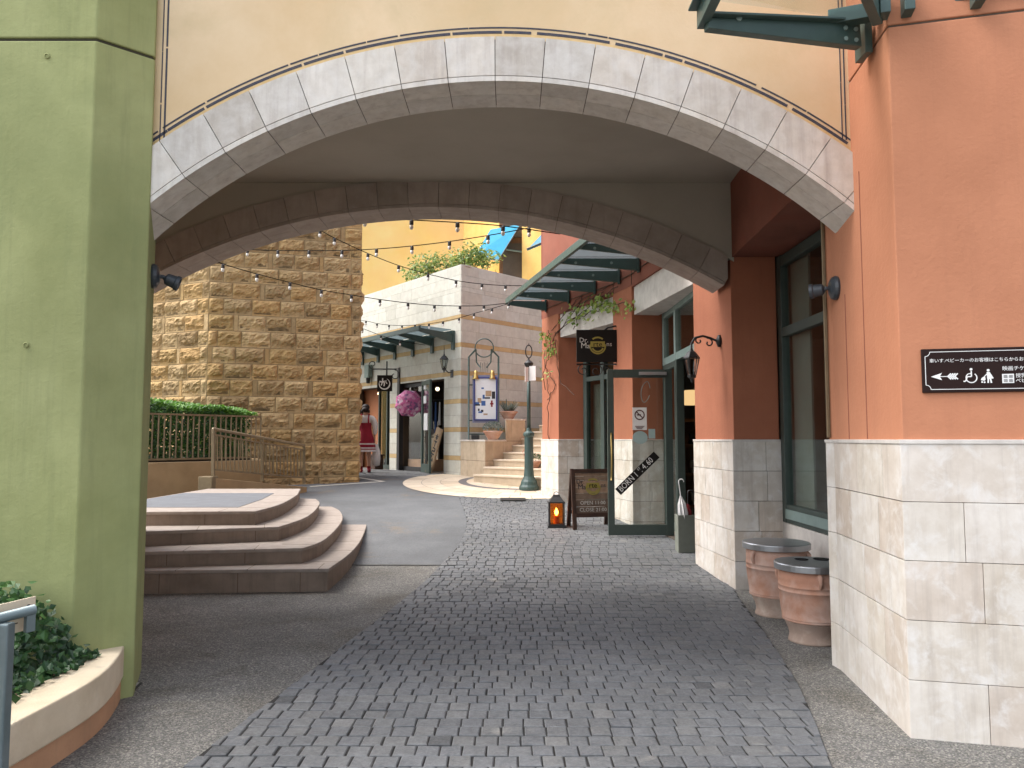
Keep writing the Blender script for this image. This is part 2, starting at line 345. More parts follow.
    def leaf(s, p, size, t=.5, nrm=None, w=.6, rr=rnd):
        a = Vector((rr.gauss(0, 1), rr.gauss(0, 1), rr.gauss(0, 1))).normalized()
        if nrm is not None: a = (Vector(nrm) + a * .75).normalized()
        b = a.cross(Vector((rr.gauss(0, 1), rr.gauss(0, 1), rr.gauss(0, 1)))).normalized(); c = a.cross(b)
        p = Vector(p); L = size; W = size * w
        i = len(s.v)
        s.v += [tuple(p - b * L * .5), tuple(p + c * W * .5 - a * L * .12), tuple(p + b * L * .5 - a * L * .08), tuple(p - c * W * .5 - a * L * .12)]
        s.f.append((i, i + 1, i + 2, i + 3)); s.t.append(t)
    def build(s, name, mat, parent=None, smooth=False, bevel=0, merge=False, kind=None):
        me = bpy.data.meshes.new(name)
        v = s.v; loc = None
        if parent is None and v:
            xs = [p[0] for p in v]; ys = [p[1] for p in v]; zs = [p[2] for p in v]
            loc = Vector(((min(xs) + max(xs)) / 2, (min(ys) + max(ys)) / 2, min(zs)))
            v = [(p[0] - loc.x, p[1] - loc.y, p[2] - loc.z) for p in v]
        me.from_pydata(v, [], s.f); me.update()
        at_ = me.attributes.new('tint', 'FLOAT', 'FACE'); at_.data.foreach_set('value', s.t)
        if merge:
            bm = bmesh.new(); bm.from_mesh(me); bmesh.ops.remove_doubles(bm, verts=bm.verts, dist=1e-5)
            bmesh.ops.recalc_face_normals(bm, faces=bm.faces); bm.to_mesh(me); bm.free()
        if smooth: me.polygons.foreach_set('use_smooth', [True] * len(me.polygons))
        me.materials.append(M[mat] if isinstance(mat, str) else mat)
        o = link(bpy.data.objects.new(name, me)); MW[o] = Matrix()
        if loc is not None: o.location = loc; MW[o] = Matrix.Translation(loc)
        if parent is not None: setparent(o, parent)
        if bevel:
            b = o.modifiers.new('Bevel', 'BEVEL'); b.width = bevel; b.segments = 2; b.limit_method = 'ANGLE'; b.angle_limit = R(40)
        if kind: o['kind'] = kind
        return o
def frame(o, r, u):
    r = Vector(r).normalized(); u = Vector(u).normalized(); return (Vector(o), r, u, r.cross(u).normalized())
def text_mesh(body, size, fr, x, y, z, name, mat, parent, ax='CENTER', ay='CENTER', rot=0, ex=.001, sx=1.0):
    cu = bpy.data.curves.new('t', 'FONT'); cu.body = body; cu.size = size; cu.align_x = ax; cu.align_y = ay; cu.extrude = ex
    cu.resolution_u = 2
    o = link(bpy.data.objects.new('t', cu)); dg = bpy.context.evaluated_depsgraph_get(); dg.update()
    me = bpy.data.meshes.new_from_object(o.evaluated_get(dg)); bpy.data.objects.remove(o)
    og, r, u, n = fr; c, s_ = math.cos(rot), math.sin(rot)
    for v in me.vertices:
        a, b = v.co.x * sx, v.co.y
        v.co = og + r * (x + a * c - b * s_) + u * (y + a * s_ + b * c) + n * (z + v.co.z)
    me.name = name; me.materials.clear(); me.materials.append(M[mat])
    t = link(bpy.data.objects.new(name, me)); MW[t] = Matrix(); setparent(t, parent); return t
def dup(root, delta, label=None, group=None):
    def cp(o, par):
        c = o.copy(); COL.objects.link(c)
        if par is not None: c.parent = par
        for ch in list(o.children): cp(ch, c)
        return c
    r = cp(root, None); r.location = root.location + Vector(delta)
    if label: r['label'] = label
    if group: r['group'] = group
    return r

# plan geometry: p0 -> p1 runs from the viewer's left to right, outside is on the right-hand side of that direction
def outn(p0, p1):
    d = (Vector(p1) - Vector(p0)).normalized(); return Vector((d.y, -d.x)), d
def slab(mb, p0, p1, s0, s1, z0, z1, out, back, t=.5, bev=0.0):
    n, d = outn(p0, p1); p = Vector(p0)
    a = p + d * s0; b = p + d * s1
    A, B, C, D = a + n * out, b + n * out, b - n * back, a - n * back
    mb.hexa([(A.x, A.y, z0), (B.x, B.y, z0), (C.x, C.y, z0), (D.x, D.y, z0), (A.x, A.y, z1), (B.x, B.y, z1), (C.x, C.y, z1), (D.x, D.y, z1)], t)
def intervals(L, holes, z0, z1):
    segs = [(0, L)]
    for a, b, c, d in holes:
        if c < z1 - 1e-4 and d > z0 + 1e-4:
            new = []
            for x, y in segs:
                if b <= x or a >= y: new.append((x, y)); continue
                if a > x: new.append((x, a))
                if b < y: new.append((b, y))
            segs = new
    return segs
def holewall(mb, p0, p1, z0, z1, holes, out, back):
    L = (Vector(p1) - Vector(p0)).length
    zs = sorted({z0, z1} | {min(max(h[2], z0), z1) for h in holes} | {min(max(h[3], z0), z1) for h in holes})
    for a, b in zip(zs, zs[1:]):
        for x, y in intervals(L, holes, a, b): slab(mb, p0, p1, x, y, a, b, out, back)
def ashlar(mb, p0, p1, rows, lens, out=.0, back=.03, gap=.004, holes=(), rr=None, mb2=None, jit=.0):
    """rows: list of (z0,z1,kind); lens: block lengths cycled; kind 'b' rows go to mb2"""
    rr = rr or rnd; L = (Vector(p1) - Vector(p0)).length
    hz = sorted({h[2] for h in holes} | {h[3] for h in holes})
    for k, (z0, z1, kind) in enumerate(rows):
        cuts = [z0] + [z for z in hz if z0 + .02 < z < z1 - .02] + [z1]
        joints = [0.0]; x = -rr.random() * lens[0] * .6 if k % 2 else 0; i = k
        while x < L:
            x += lens[i % len(lens)] * (1 + rr.uniform(-jit, jit)); i += 1
            if .06 < x < L - .06: joints.append(x)
        joints.append(L); tl = [rr.random() for _ in joints]
        for a, b in zip(cuts, cuts[1:]):
            for x0, x1 in intervals(L, holes, a, b):
                for j in range(len(joints) - 1):
                    q0, q1 = max(joints[j], x0), min(joints[j + 1], x1)
                    if q1 - q0 > .01:
                        g0 = gap / 2 if q0 > x0 + 1e-4 or q0 > 0 else 0
                        slab(mb2 if (kind == 'b' and mb2) else mb, p0, p1, q0 + g0, q1 - gap / 2, a + (gap if a == z0 else 0), b, out + rr.uniform(0, .0012), back, tl[j])

# =================================================================== GROUND
def lin(a, b, n): return [a + (b - a) * i / n for i in range(n + 1)]
gx = [-160, -80, -40, -20] + lin(-12, 12, 24) + [20, 40, 80, 160]
gy = [-160, -80, -40, -20, -10] + lin(-5, 30, 70) + [40, 60, 90, 160]
mb = MB(); W_ = len(gx)
mb.v = [(x, y, zg(x, y)) for y in gy for x in gx]
for j in range(len(gy) - 1):
    for i in range(W_ - 1):
        a = j * W_ + i; mb.f.append((a, a + 1, a + W_ + 1, a + W_)); mb.t.append(.5)
tag(mb.build('ground', 'aggregate', smooth=True), kind='structure')

def interp(tab, y):
    if y <= tab[0][0]: return tab[0][1]
    for (a, b), (c, d) in zip(tab, tab[1:]):
        if y <= c:
            u = (y - a) / (c - a); return b + (d - b) * u
    return tab[-1][1]
XL = [(1.5, -1.9), (3.4, -1.46), (4.0, -1.38), (4.65, -1.29), (5.7, -1.15), (6.84, -1.0), (7.7, -.89), (8.58, -.79), (9.3, -.70), (10.0, -.65), (10.8, -.64), (11.5, -.67), (12.5, -.78), (13.6, -.92), (15, -1.1)]
XR = [(1.5, .9), (3.4, 1.385), (4.0, 1.54), (4.65, 1.69), (5.3, 1.80), (5.87, 1.89), (6.5, 1.98), (7.1, 2.06), (7.48, 2.13), (8.71, 2.04), (8.75, 2.2), (11.0, 2.18), (11.02, 1.70), (11.74, 1.52), (11.78, 1.5), (13.46, .80), (14.2, .53), (15, .5)]
CIRC = Vector((.25, 16.1)); CR = 2.5
def in_circ(x, y): return (Vector((x, y)) - CIRC).length < CR + .02

# smooth asphalt beyond the grade joint
mb = MB(); ys = lin(8.62, 26, 60)
for a, b in zip(ys, ys[1:]):
    xs = [-9, -6, -4, -2, None]
    ra, rb = (interp(XL, a) + .05 if a < 14.2 else 3), (interp(XL, b) + .05 if b < 14.2 else 3)
    for i in range(4):
        x0, x1 = xs[i], xs[i + 1]
        xa, xb = (ra, rb) if x1 is None else (x1, x1)
        mb.quad((x0, a, zg(0, a) + .004), (xa, a, zg(0, a) + .004), (xb, b, zg(0, b) + .004), (x0, b, zg(0, b) + .004))
tag(mb.build('asphalt_path', 'asphalt', merge=True), kind='structure')

# bed of the setts and the setts themselves
mb = MB(); ys = lin(1.5, 14.3, 80)
for a, b in zip(ys, ys[1:]):
    mb.quad((interp(XL, a), a, zg(0, a) + .008), (interp(XR, a), a, zg(0, a) + .008), (interp(XR, b), b, zg(0, b) + .008), (interp(XL, b), b, zg(0, b) + .008))
tag(mb.build('sett_bed', 'sett_bed', merge=True), kind='structure')
def sett(mb, x0, x1, y0, y1, rr, clip=None):
    h = .016 + rr.uniform(-.003, .003); g = rr.uniform(.0022, .0052); bv = .005
    x0 += g; x1 -= g; y0 += rr.uniform(.003, .0058); y1 -= rr.uniform(.003, .0058)
    if x1 - x0 < .02: return
    tx, ty = rr.gauss(0, .010), rr.gauss(0, .010); cx, cy = (x0 + x1) / 2, (y0 + y1) / 2
    j = lambda: rr.uniform(-.002, .002)
    low = [(x0 + j(), y0 + j()), (x1 + j(), y0 + j()), (x1 + j(), y1 + j()), (x0 + j(), y1 + j())]
    if clip:
        low = [(min(max(x, clip[0](y) + .002), clip[1](y) - .002), y) for x, y in low]
        if min(low[1][0] - low[0][0], low[2][0] - low[3][0]) < .012: return
        cx = sum(p[0] for p in low) / 4
    top = [(x + (bv if x < cx else -bv), y + (bv if y < cy else -bv)) for x, y in low]
    Z = lambda x, y: zg(x, y) + h + tx * (x - cx) + ty * (y - cy)
    i = len(mb.v); t = min(1, max(0, rr.gauss(.5, .2)))
    mb.v += [(x, y, zg(x, y) + .005) for x, y in low] + [(x, y, Z(x, y) - bv * .8) for x, y in low] + [(x, y, Z(x, y)) for x, y in top]
    for a, b in ((0, 4), (4, 8)):
        for k in range(4): mb.f.append((i + a + k, i + a + (k + 1) % 4, i + b + (k + 1) % 4, i + b + k)); mb.t.append(t)
    mb.f.append((i + 8, i + 9, i + 10, i + 11)); mb.t.append(t)
mb = MB(); rr = random.Random(3); y = 1.6; row = 0
while y < 14.2:
    P = .118; ym = y + P / 2; xl, xr = interp(XL, ym), interp(XR, ym)
    x = -3 + (row % 2) * .056 + rr.uniform(-.012, .012)
    if 8.60 < ym < 8.74: y += .02
    while x < xr + .06:
        w = .108 + rr.uniform(-.008, .008)
        a, b = x, x + w
        if b > xl - .06 and a < xr + .06 and not in_circ((a + b) / 2, ym): sett(mb, a, b, y, y + P, rr, (lambda q: interp(XL, q), lambda q: interp(XR, q)))
        x += w
    y += P; row += 1
tag(mb.build('sett_paving', 'sett'), kind='structure')

# pale circle in front of the stairs
mb = MB(); mb2 = MB(); rr = random.Random(8)
rings = [.02, .3, .6, .9, 1.2]
def polar(mb, r0, r1, a0, a1, t, lift, n=3):
    for k in range(n):
        b0 = a0 + (a1 - a0) * k / n; b1 = a0 + (a1 - a0) * (k + 1) / n
        P = [CIRC + Vector((math.cos(q), math.sin(q))) * r for r, q in ((r0, b0), (r1, b0), (r1, b1), (r0, b1))]
        mb.quad(*[(p.x, p.y, zg(p.x, p.y) + lift) for p in P], t)
for r0, r1 in ((.02, .32), (.32, .62), (.62, .92), (.92, 1.2), (1.36, 1.74), (1.74, 2.12), (2.12, 2.5)):
    n = max(6, int(2 * math.pi * r1 / .42))
    for k in range(n):
        a0 = 2 * math.pi * k / n; a1 = 2 * math.pi * (k + 1) / n; g = .006 / max(r1, .2)
        polar(mb, r0 + .004, r1 - .004, a0 + g, a1 - g, rr.random(), .014)
for k in range(36): polar(mb2, 1.2, 1.36, 2 * math.pi * k / 36, 2 * math.pi * (k + 1) / 36, .5, .014, 1)
tag(mb.build('cream_paving', 'cream_paving'), kind='structure')
tag(mb2.build('dark_paving_ring', 'grey_band'), kind='structure')
mb = MB()
for k in range(48): polar(mb, 0.001, 2.5, 2 * math.pi * k / 48, 2 * math.pi * (k + 1) / 48, .5, .009, 1)
tag(mb.build('paving_bed', 'grey_band'), kind='structure')

# grade joint across the lane and a pale painted line at the stone tower
mb = MB()
for i in range(30):
    x0 = -4.5 + i * .22; x1 = x0 + .22
    mb.quad((x0, 8.615, zg(0, 8.615) + .010), (x1, 8.615, zg(0, 8.615) + .010), (x1, 8.632, zg(0, 8.63) + .010), (x0, 8.632, zg(0, 8.63) + .010))
tag(mb.build('paving_joint', 'groove'), kind='structure')
mb = MB()
a, b = gnd(310, 487), gnd(382, 482); c, d = gnd(384, 482), gnd(352, 477)
for p, q in ((a, b), (c, d)):
    e = (q - p); e.z = 0; e.normalize(); s_ = Vector((-e.y, e.x, 0)) * .05
    pts = [p - s_, q - s_, q + s_, p + s_]; mb.quad(*[(v.x, v.y, zg(v.x, v.y) + .010) for v in pts])
tag(mb.build('road_line', 'line_paint'), kind='structure')

# =================================================================== ARCHWAY BUILDING
YA, YA2 = 4.5, 4.84          # front arch ring
YB, YB2 = 7.48, 7.88         # far arch ring
ZC = at(512, 183, YB).z      # ceiling
arch = thing('archway_building', 'cream plastered archway building spanning the lane with two pale stone arches', 'archway', (0, 6, 3.0))
def arc_from(apex, side):
    dx = side.x - apex.x; dz = apex.z - side.z
    rad = (dx * dx + dz * dz) / (2 * dz); return Vector((apex.x, apex.z - rad)), rad
A_in = at(498, 83, YA); S_in = at(852, 212, YA)
c1, r1 = arc_from(A_in, S_in); th1 = (at(498, 39, YA).z - A_in.z)
A2_in = at(430, 208, YB); S2_in = at(727, 288, YB)
c2, r2 = arc_from(A2_in, S2_in); th2 = (at(430, 181, YB).z - A2_in.z)
def ring(mb, c, r0, r1_, y0, y1, a0, a1, t, seg=3):
    for k in range(seg):
        b0 = a0 + (a1 - a0) * k / seg; b1 = a0 + (a1 - a0) * (k + 1) / seg
        P = lambda r, a, y: (c.x + r * math.sin(a), y, c.y + r * math.cos(a))
        mb.hexa([P(r0, b0, y0), P(r0, b1, y0), P(r0, b1, y1), P(r0, b0, y1), P(r1_, b0, y0), P(r1_, b1, y0), P(r1_, b1, y1), P(r1_, b0, y1)], t)
def voussoirs(mb, c, r, th, y0, y1, aL, aR, pitch, ph, rr):
    da = pitch / (r + th); g = .0022 / r; a = aL + ph * da - da
    while a < aR:
        b0, b1 = max(a, aL), min(a + da, aR)
        if b1 - b0 > .01:
            t = rr.random()
            ring(mb, c, r + .034, r + th, y0, y0 + .05, b0 + g, b1 - g, t)
            ring(mb, c, r, r + .030, y0 + .001, (y0 + y1) / 2 - .002, b0 + g, b1 - g, t * .6 + .2)
            ring(mb, c, r, r + .030, (y0 + y1) / 2 + .002, y1, b0 + g, b1 - g, rr.random() * .6 + .2)
        a += da
aR1 = math.asin(min(1, (2.07 - c1.x) / r1)); aL1 = -math.asin((2.62 + c1.x) / r1)
rr = random.Random(21)
mb = MB(); voussoirs(mb, c1, r1, th1, YA - .03, YA2, aL1, aR1 , .305, .35, rr)
fa = mb.build('front_arch', 'arch_stone', arch)
mb = MB(); ring(mb, c1, r1 + .012, r1 + th1 - .002, YA + .0, YA2 - .004, aL1, aR1, .5, 40); mb.build('arch_core', 'joint', fa)
aR2 = math.asin((2.08 - c2.x) / r2); aL2 = -math.asin((3.95 + c2.x) / r2)
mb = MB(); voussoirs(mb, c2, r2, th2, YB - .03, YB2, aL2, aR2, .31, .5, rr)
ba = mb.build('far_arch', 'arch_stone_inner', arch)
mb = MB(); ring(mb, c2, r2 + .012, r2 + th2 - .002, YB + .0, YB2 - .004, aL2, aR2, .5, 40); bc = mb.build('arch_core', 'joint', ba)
for o_ in (ba, bc):      # the far arch dies against the pier with a plumb end
    bm = bmesh.new(); bm.from_mesh(o_.data)
    r_ = bmesh.ops.bisect_plane(bm, geom=bm.verts[:] + bm.edges[:] + bm.faces[:], plane_co=(2.118 if o_ is ba else 2.112, 0, 0), plane_no=(1, 0, 0), clear_outer=True)
    bmesh.ops.holes_fill(bm, edges=[e for e in r_['geom_cut'] if isinstance(e, bmesh.types.BMEdge)], sides=0); bm.to_mesh(o_.data); bm.free()
def archwall(mb, c, rad, x0, x1, y0, y1, ztop, n=60):
    xs = lin(x0, x1, n); h = lambda x: c.y + math.sqrt(max(0.01, rad * rad - (x - c.x) ** 2))
    for a, b in zip(xs, xs[1:]):
        mb.hexa([(a, y0, h(a)), (b, y0, h(b)), (b, y1, h(b)), (a, y1, h(a)), (a, y0, ztop), (b, y0, ztop), (b, y1, ztop), (a, y1, ztop)])
ZT = 6.6
mb = MB(); archwall(mb, c1, r1 + th1 - .006, -2.25, 2.07, YA, YA + .25, ZT); fw = mb.build('front_wall', 'cream_plaster', arch, merge=True)
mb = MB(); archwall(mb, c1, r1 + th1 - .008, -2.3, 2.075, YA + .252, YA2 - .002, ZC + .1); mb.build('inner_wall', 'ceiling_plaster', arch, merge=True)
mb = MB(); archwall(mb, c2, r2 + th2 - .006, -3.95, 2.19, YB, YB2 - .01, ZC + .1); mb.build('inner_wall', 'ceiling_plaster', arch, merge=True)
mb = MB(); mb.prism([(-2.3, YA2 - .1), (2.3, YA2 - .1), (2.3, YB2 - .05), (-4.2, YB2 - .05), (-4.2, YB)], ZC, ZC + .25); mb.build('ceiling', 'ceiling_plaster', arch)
mb = MB(); mb.box(-4.2, 2.1, YB2 - .009, YB2 + .15, ZC + .02, ZT); mb.box(-4.2, 2.1, YA + .26, YB2 + .1, ZT - .2, ZT - .003); mb.build('rear_wall', 'cream_plaster', arch)
mb = MB(); mb.prism([(-2.45, 4.95), (-2.39 - .4, 4.95), (-4.3, YB + .02), (-4.3, YB2 + .02), (-3.78, YB2 + .02), (-3.78, YB)], -.1, ZC + .05); mb.build('side_wall', 'cream_plaster', arch)
# painted double border, worn here and there
rr = random.Random(4); RO = r1 + th1
def dash_arc(rad, w, keep):
    mb = MB(); a = aL1
    while a < aR1:
        da = rr.uniform(.03, .22)
        if rr.random() < keep:
            P = lambda r, q: (c1.x + r * math.sin(q), YA - .003, c1.y + r * math.cos(q))
            P2 = lambda r, q: (c1.x + r * math.sin(q), YA + .01, c1.y + r * math.cos(q))
            b = min(a + da, aR1 + .03); n = max(2, int(da / .02))
            for k in range(n):
                u, v = a + (b - a) * k / n, a + (b - a) * (k + 1) / n
                mb.hexa([P(rad, u), P(rad, v), P2(rad, v), P2(rad, u), P(rad + w, u), P(rad + w, v), P2(rad + w, v), P2(rad + w, u)])
        a += da + rr.choice([.001, .002, .004, .010])
    mb.build('border_line', 'border_blue', fw)
dash_arc(RO + .034, .016, .985); dash_arc(RO + .066, .009, .97)
def dash_v(x, w, keep, z0):
    mb = MB(); z = z0
    while z < ZT - .1:
        dz = rr.uniform(.2, .6)
        mb.box(x, x + w, YA - .003, YA + .01, z, z + dz); z += dz + rr.choice([.001, .003, .012])
    mb.build('border_line', 'border_blue', fw)
zl = at(165, 145, YA).z; zr = at(845, 140, YA).z
xl_ = at(166, 60, YA).x; xr_ = at(843, 60, YA).x
dash_v(xl_, .010, 1, zl); dash_v(xl_ - .024, .006, 1, zl); dash_v(xr_, .007, 1, zr); dash_v(xr_ - .022, .006, 1, zr)
mb = MB(); aa = lin(aL1, aR1, 60)
for u, v in zip(aa, aa[1:]):
    P = lambda r, q, y: (c1.x + r * math.sin(q), y, c1.y + r * math.cos(q))
    mb.hexa([P(RO - .004, u, YA - .0015), P(RO - .004, v, YA - .0015), P(RO - .004, v, YA + .01), P(RO - .004, u, YA + .01), P(RO + .030, u, YA - .0015), P(RO + .030, v, YA - .0015), P(RO + .030, v, YA + .01), P(RO + .030, u, YA + .01)])
mb.build('border_ground', 'border_tan', fw)

# =================================================================== GREEN COLUMN
C1 = (at(80.5, 440, 4.24).x, 4.24); C2 = (at(142, 440, 4.46).x, 4.46); C3 = (at(149, 440, 4.96).x, 4.96)
zgv = at(97, 39, 4.24).z
gpoly = [(-7, 4.24), C1, C2, C3, (-7, 4.96)]
def inset(poly, d):
    out = []; n = len(poly)
    for i in range(n):
        p0, p1, p2 = Vector(poly[i - 1]), Vector(poly[i]), Vector(poly[(i + 1) % n])
        d1 = (p1 - p0).normalized(); d2 = (p2 - p1).normalized()
        n1 = Vector((-d1.y, d1.x)); n2 = Vector((-d2.y, d2.x)); m = (n1 + n2); m = m / max(.2, m.dot(n1))
        out.append(tuple(p1 + m * d))
    return out
gc = thing('green_column', 'pale green plastered corner column with a dark groove near its top beside the archway', 'column', (C1[0], 4.6, 0))
mb = MB(); mb.prism(gpoly, -.1, zgv - .009); mb.prism(gpoly, zgv + .009, ZT + .4); mb.build('shaft', 'green_plaster', gc, bevel=.008)
mb = MB(); mb.prism(inset(gpoly, .012), zgv - .02, zgv + .02); mb.build('groove', 'groove', gc)
mb = MB()
for px, py in ((47, 56), (26, 345)):
    p = at(px, py, 4.235); mb.lathe([(.016, 0), (.016, .004), (.011, .006), (.011, .001)], p, 12, Matrix.Rotation(R(90), 3, 'X'))
mb.build('anchor_cap', 'green_plaster', gc)

# =================================================================== RED CORNER TOWER
T1 = Vector((1.938, 3.85)); T0 = Vector((2.070, 4.96)); TL = Vector((2.060, 5.065)); T2 = T1 + Vector((.969, -.245)) * 6.5
tower = thing('red_corner_tower', 'terracotta red plastered corner tower on a pale stone dado beside the archway', 'building', (3.2, 4.2, 0))
ztg = at(889, 26, 3.86).z
tpoly = [tuple(TL), tuple(T0), tuple(T1), tuple(T2), (8.2, 5.065)]
up = inset(tpoly, .016)
mb = MB(); mb.prism(up, 1.40, ztg - .006); mb.prism(up, ztg + .006, 7.2); mb.build('wall', 'red_plaster', tower, bevel=.006)
mb = MB(); mb.prism(inset(tpoly, .024), ztg - .03, ztg + .03); mb.build('groove', 'joint', tower)
mb = MB(); mb.prism(inset(tpoly, .012), -.1, 1.42); mb.build('dado_core', 'joint', tower)
RZ = [(-.05 if k == 0 else .27 + .29 * (k - 1) - .27 + .27, .27 + .29 * k, 'a') for k in range(5)]
RZ = [(-.05, .275, 'a'), (.275, .562, 'a'), (.562, .850, 'a'), (.850, 1.138, 'a'), (1.138, 1.425, 'a')]
mb = MB(); rr = random.Random(17)
ashlar(mb, T0, T1, RZ, [.40, .34, .42, .30], rr=rr, jit=.25, gap=.005)
ashlar(mb, T1, T2, RZ, [.345, .62, .345, .345, .62], rr=rr, jit=.04, gap=.003)
ashlar(mb, TL, T0, RZ, [.9], rr=rr, gap=.003)
dd = mb.build('dado', 'travertine', tower, bevel=.0015)
mb = MB(); mb.prism(inset(tpoly, -.006), 1.425, 1.447); mb.build('sill_cap', 'sill_stone', tower, bevel=.003)
# plaster joint lines on the jamb and a cable down to the spotlight
mb = MB()
for px in (846, 864):
    a = (px - 512) / F
    # point on the chamfer line seen at that column
    lo, hi = 0., 1.
    for _ in range(40):
        m_ = (lo + hi) / 2; p = T0.lerp(T1, m_)
        if p.x / p.y < a: lo = m_
        else: hi = m_
    p = T0.lerp(T1, lo); n, d = outn(T0, T1); p = p - n * .016
    mb.tube([(p.x + n.x * .001, p.y + n.y * .001, 1.45), (p.x + n.x * .001, p.y + n.y * .001, 2.34 if px == 846 else 3.0)], .003, 6)
mb.build('wall_cable', 'red_old', tower)
mb = MB(); mb.tube([(TL.x + .012, TL.y - .03, 1.46), (TL.x + .012, TL.y - .03, 2.95)], .012, 8); mb.tube([(TL.x - .01, TL.y - .06, 1.46), (TL.x - .01, TL.y - .06, 2.95)], .006, 8); mb.build('corner_pipe', 'bronze', tower)

# =================================================================== RED SHOP BUILDING (curved street wall)
PA, PB = Vector((2.14, 7.48)), Vector((2.05, 8.71))
PC, PD = Vector((1.716, 11.0)), Vector((1.53, 11.74))
PE, PF = Vector((.805, 13.46)), Vector((.535, 14.2))
PG = Vector((1.9, 15.4))
ZL0, ZL1, ZR = 3.24, 3.62, 7.2
shop = thing('red_shop_building', 'terracotta red shop building with stone clad piers following the curving lane', 'building', (2.2, 10.5, 0))
piers = [[PB, PA, Vector((2.62, 7.48)), Vector((2.62, 8.80))], [PD, PC, Vector((2.2, 11.06)), Vector((2.05, 11.9))], [PG, PF, PE, Vector((1.26, 13.52)), Vector((2.6, 14.6))]]
rr = random.Random(9)
PZ = [(-.1, .275, 'a'), (.275, .562, 'a'), (.562, .850, 'a'), (.850, 1.138, 'a'), (1.138, 1.425, 'a')]
faces_ = [((PB, PA), (PA, Vector((2.62, 7.48)))), ((PD, PC), (PC, Vector((2.2, 11.06)))), ((PF, PE), (PE, Vector((1.26, 13.52))), (PG, PF))]
for pl, fcs in zip(piers, faces_):
    P2 = [tuple(p) for p in pl]
    if sum(P2[i - 1][0] * P2[i][1] - P2[i][0] * P2[i - 1][1] for i in range(len(P2))) < 0: P2 = P2[::-1]
    mb = MB(); mb.prism(inset(P2, .018), 1.40, ZL1 + .05); pr_ = mb.build('pier', 'red_pier', shop, bevel=.006)
    mb = MB(); mb.prism(inset(P2, .012), -.1, 1.42); mb.build('dado_core', 'joint', pr_)
    mb = MB()
    for a, b in fcs: ashlar(mb, a, b, PZ, [.30, .36, .27], rr=rr, jit=.2, gap=.0045)
    mb.build('dado', 'travertine', pr_, bevel=.002)
    mb = MB(); mb.prism(inset(P2, -.006), 1.425, 1.445); mb.build('sill_cap', 'sill_stone', pr_, bevel=.003)
# wall above the bays, following the curve
mb = MB()
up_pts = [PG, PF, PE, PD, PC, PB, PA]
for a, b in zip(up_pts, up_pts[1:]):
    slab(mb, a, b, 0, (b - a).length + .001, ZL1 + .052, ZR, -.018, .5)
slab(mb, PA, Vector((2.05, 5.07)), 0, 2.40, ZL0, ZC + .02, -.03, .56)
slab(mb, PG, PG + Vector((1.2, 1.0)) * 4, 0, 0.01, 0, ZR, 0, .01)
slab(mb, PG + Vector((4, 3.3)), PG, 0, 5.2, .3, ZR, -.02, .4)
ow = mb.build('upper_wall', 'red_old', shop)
mb = MB()
for a, b in zip(up_pts[1:], up_pts[2:]):
    slab(mb, a, b, 0, (b - a).length, ZL1 + .21, ZL1 + .217, -.0165, 0)
n_, d_ = outn(PD, PC)
for p in (PD + d_ * .05, PC, PB + Vector((-.18, 1.24)) * .5):
    mb.tube([(p.x - .005 + .018, p.y, ZL1 + .06), (p.x - .005 + .018, p.y, ZL1 + .9)], .005, 6)
mb.build('plaster_joint', 'joint', ow)
# stone lintels, a little behind the wall face
for a, b in ((PC, PB), (PE, PD)):
    mb = MB(); slab(mb, a, b, -.05, (b - a).length + .05, ZL0, ZL1 + .03, -.055, .42); mb.build('lintel', 'sill_stone', shop, bevel=.004)
    mb = MB(); slab(mb, a, b, -.05, (b - a).length + .05, ZL1 + .031, ZL1 + .1, -.02, .42); mb.build('lintel_head', 'red_old', shop)

def glazing(parent, p0, p1, z0, z1, verts_, rails, w=.06, dep=.07, mat='frame_green', glass='glass_dark', name='window'):
    """window frame with stiles at the ends, mullions at verts_ and rails at heights; one pane mesh"""
    mb = MB(); L = (Vector(p1) - Vector(p0)).length
    for s in [w / 2] + list(verts_) + [L - w / 2]: slab(mb, p0, p1, s - w / 2, s + w / 2, z0, z1, .0, dep)
    for z, h in rails: slab(mb, p0, p1, w * .5, L - w * .5, z, z + h, -.004, dep - .006)
    fr = mb.build(name, mat, parent, bevel=.004)
    mb = MB(); slab(mb, p0, p1, w * .6, L - w * .6, z0 + .02, z1 - .02, -dep * .45, dep * .45 + .008); mb.build('pane', glass, fr)
    return fr
# bay 1: window inside the passage
W0, W1 = Vector((2.60, 7.46)), Vector((2.60, 5.08))
wn = glazing(shop, W0, W1, .66, ZL0 - .01, [1.25], [(.66, .17), (ZL0 - .12, .1), (2.43, .09)], w=.10, dep=.08, mat='frame_green', glass='glass')
mb = MB(); slab(mb, W0, W1, .1, 2.34, .70, .79, .012, -.004); mb.build('sill', 'frame_light', wn, bevel=.003)
mb = MB(); slab(mb, W0, W1, -.02, 2.5, -.05, .655, -.005, .2); mb.build('window_apron', 'sill_stone', shop)
mb = MB()
mb.box(2.70, 2.72, 6.92, 7.36, .7, 3.2)
mb.build('curtain', 'curtain', shop)
mb = MB()
for k in range(60): mb.hexa([(2.86, 5.2, .75 + k * .042), (2.90, 5.2, .77 + k * .042), (2.90, 6.72, .77 + k * .042), (2.86, 6.72, .75 + k * .042), (2.86, 5.2, .756 + k * .042), (2.90, 5.2, .776 + k * .042), (2.90, 6.72, .776 + k * .042), (2.86, 6.72, .756 + k * .042)])
mb.build('window_blind', 'blind', shop)
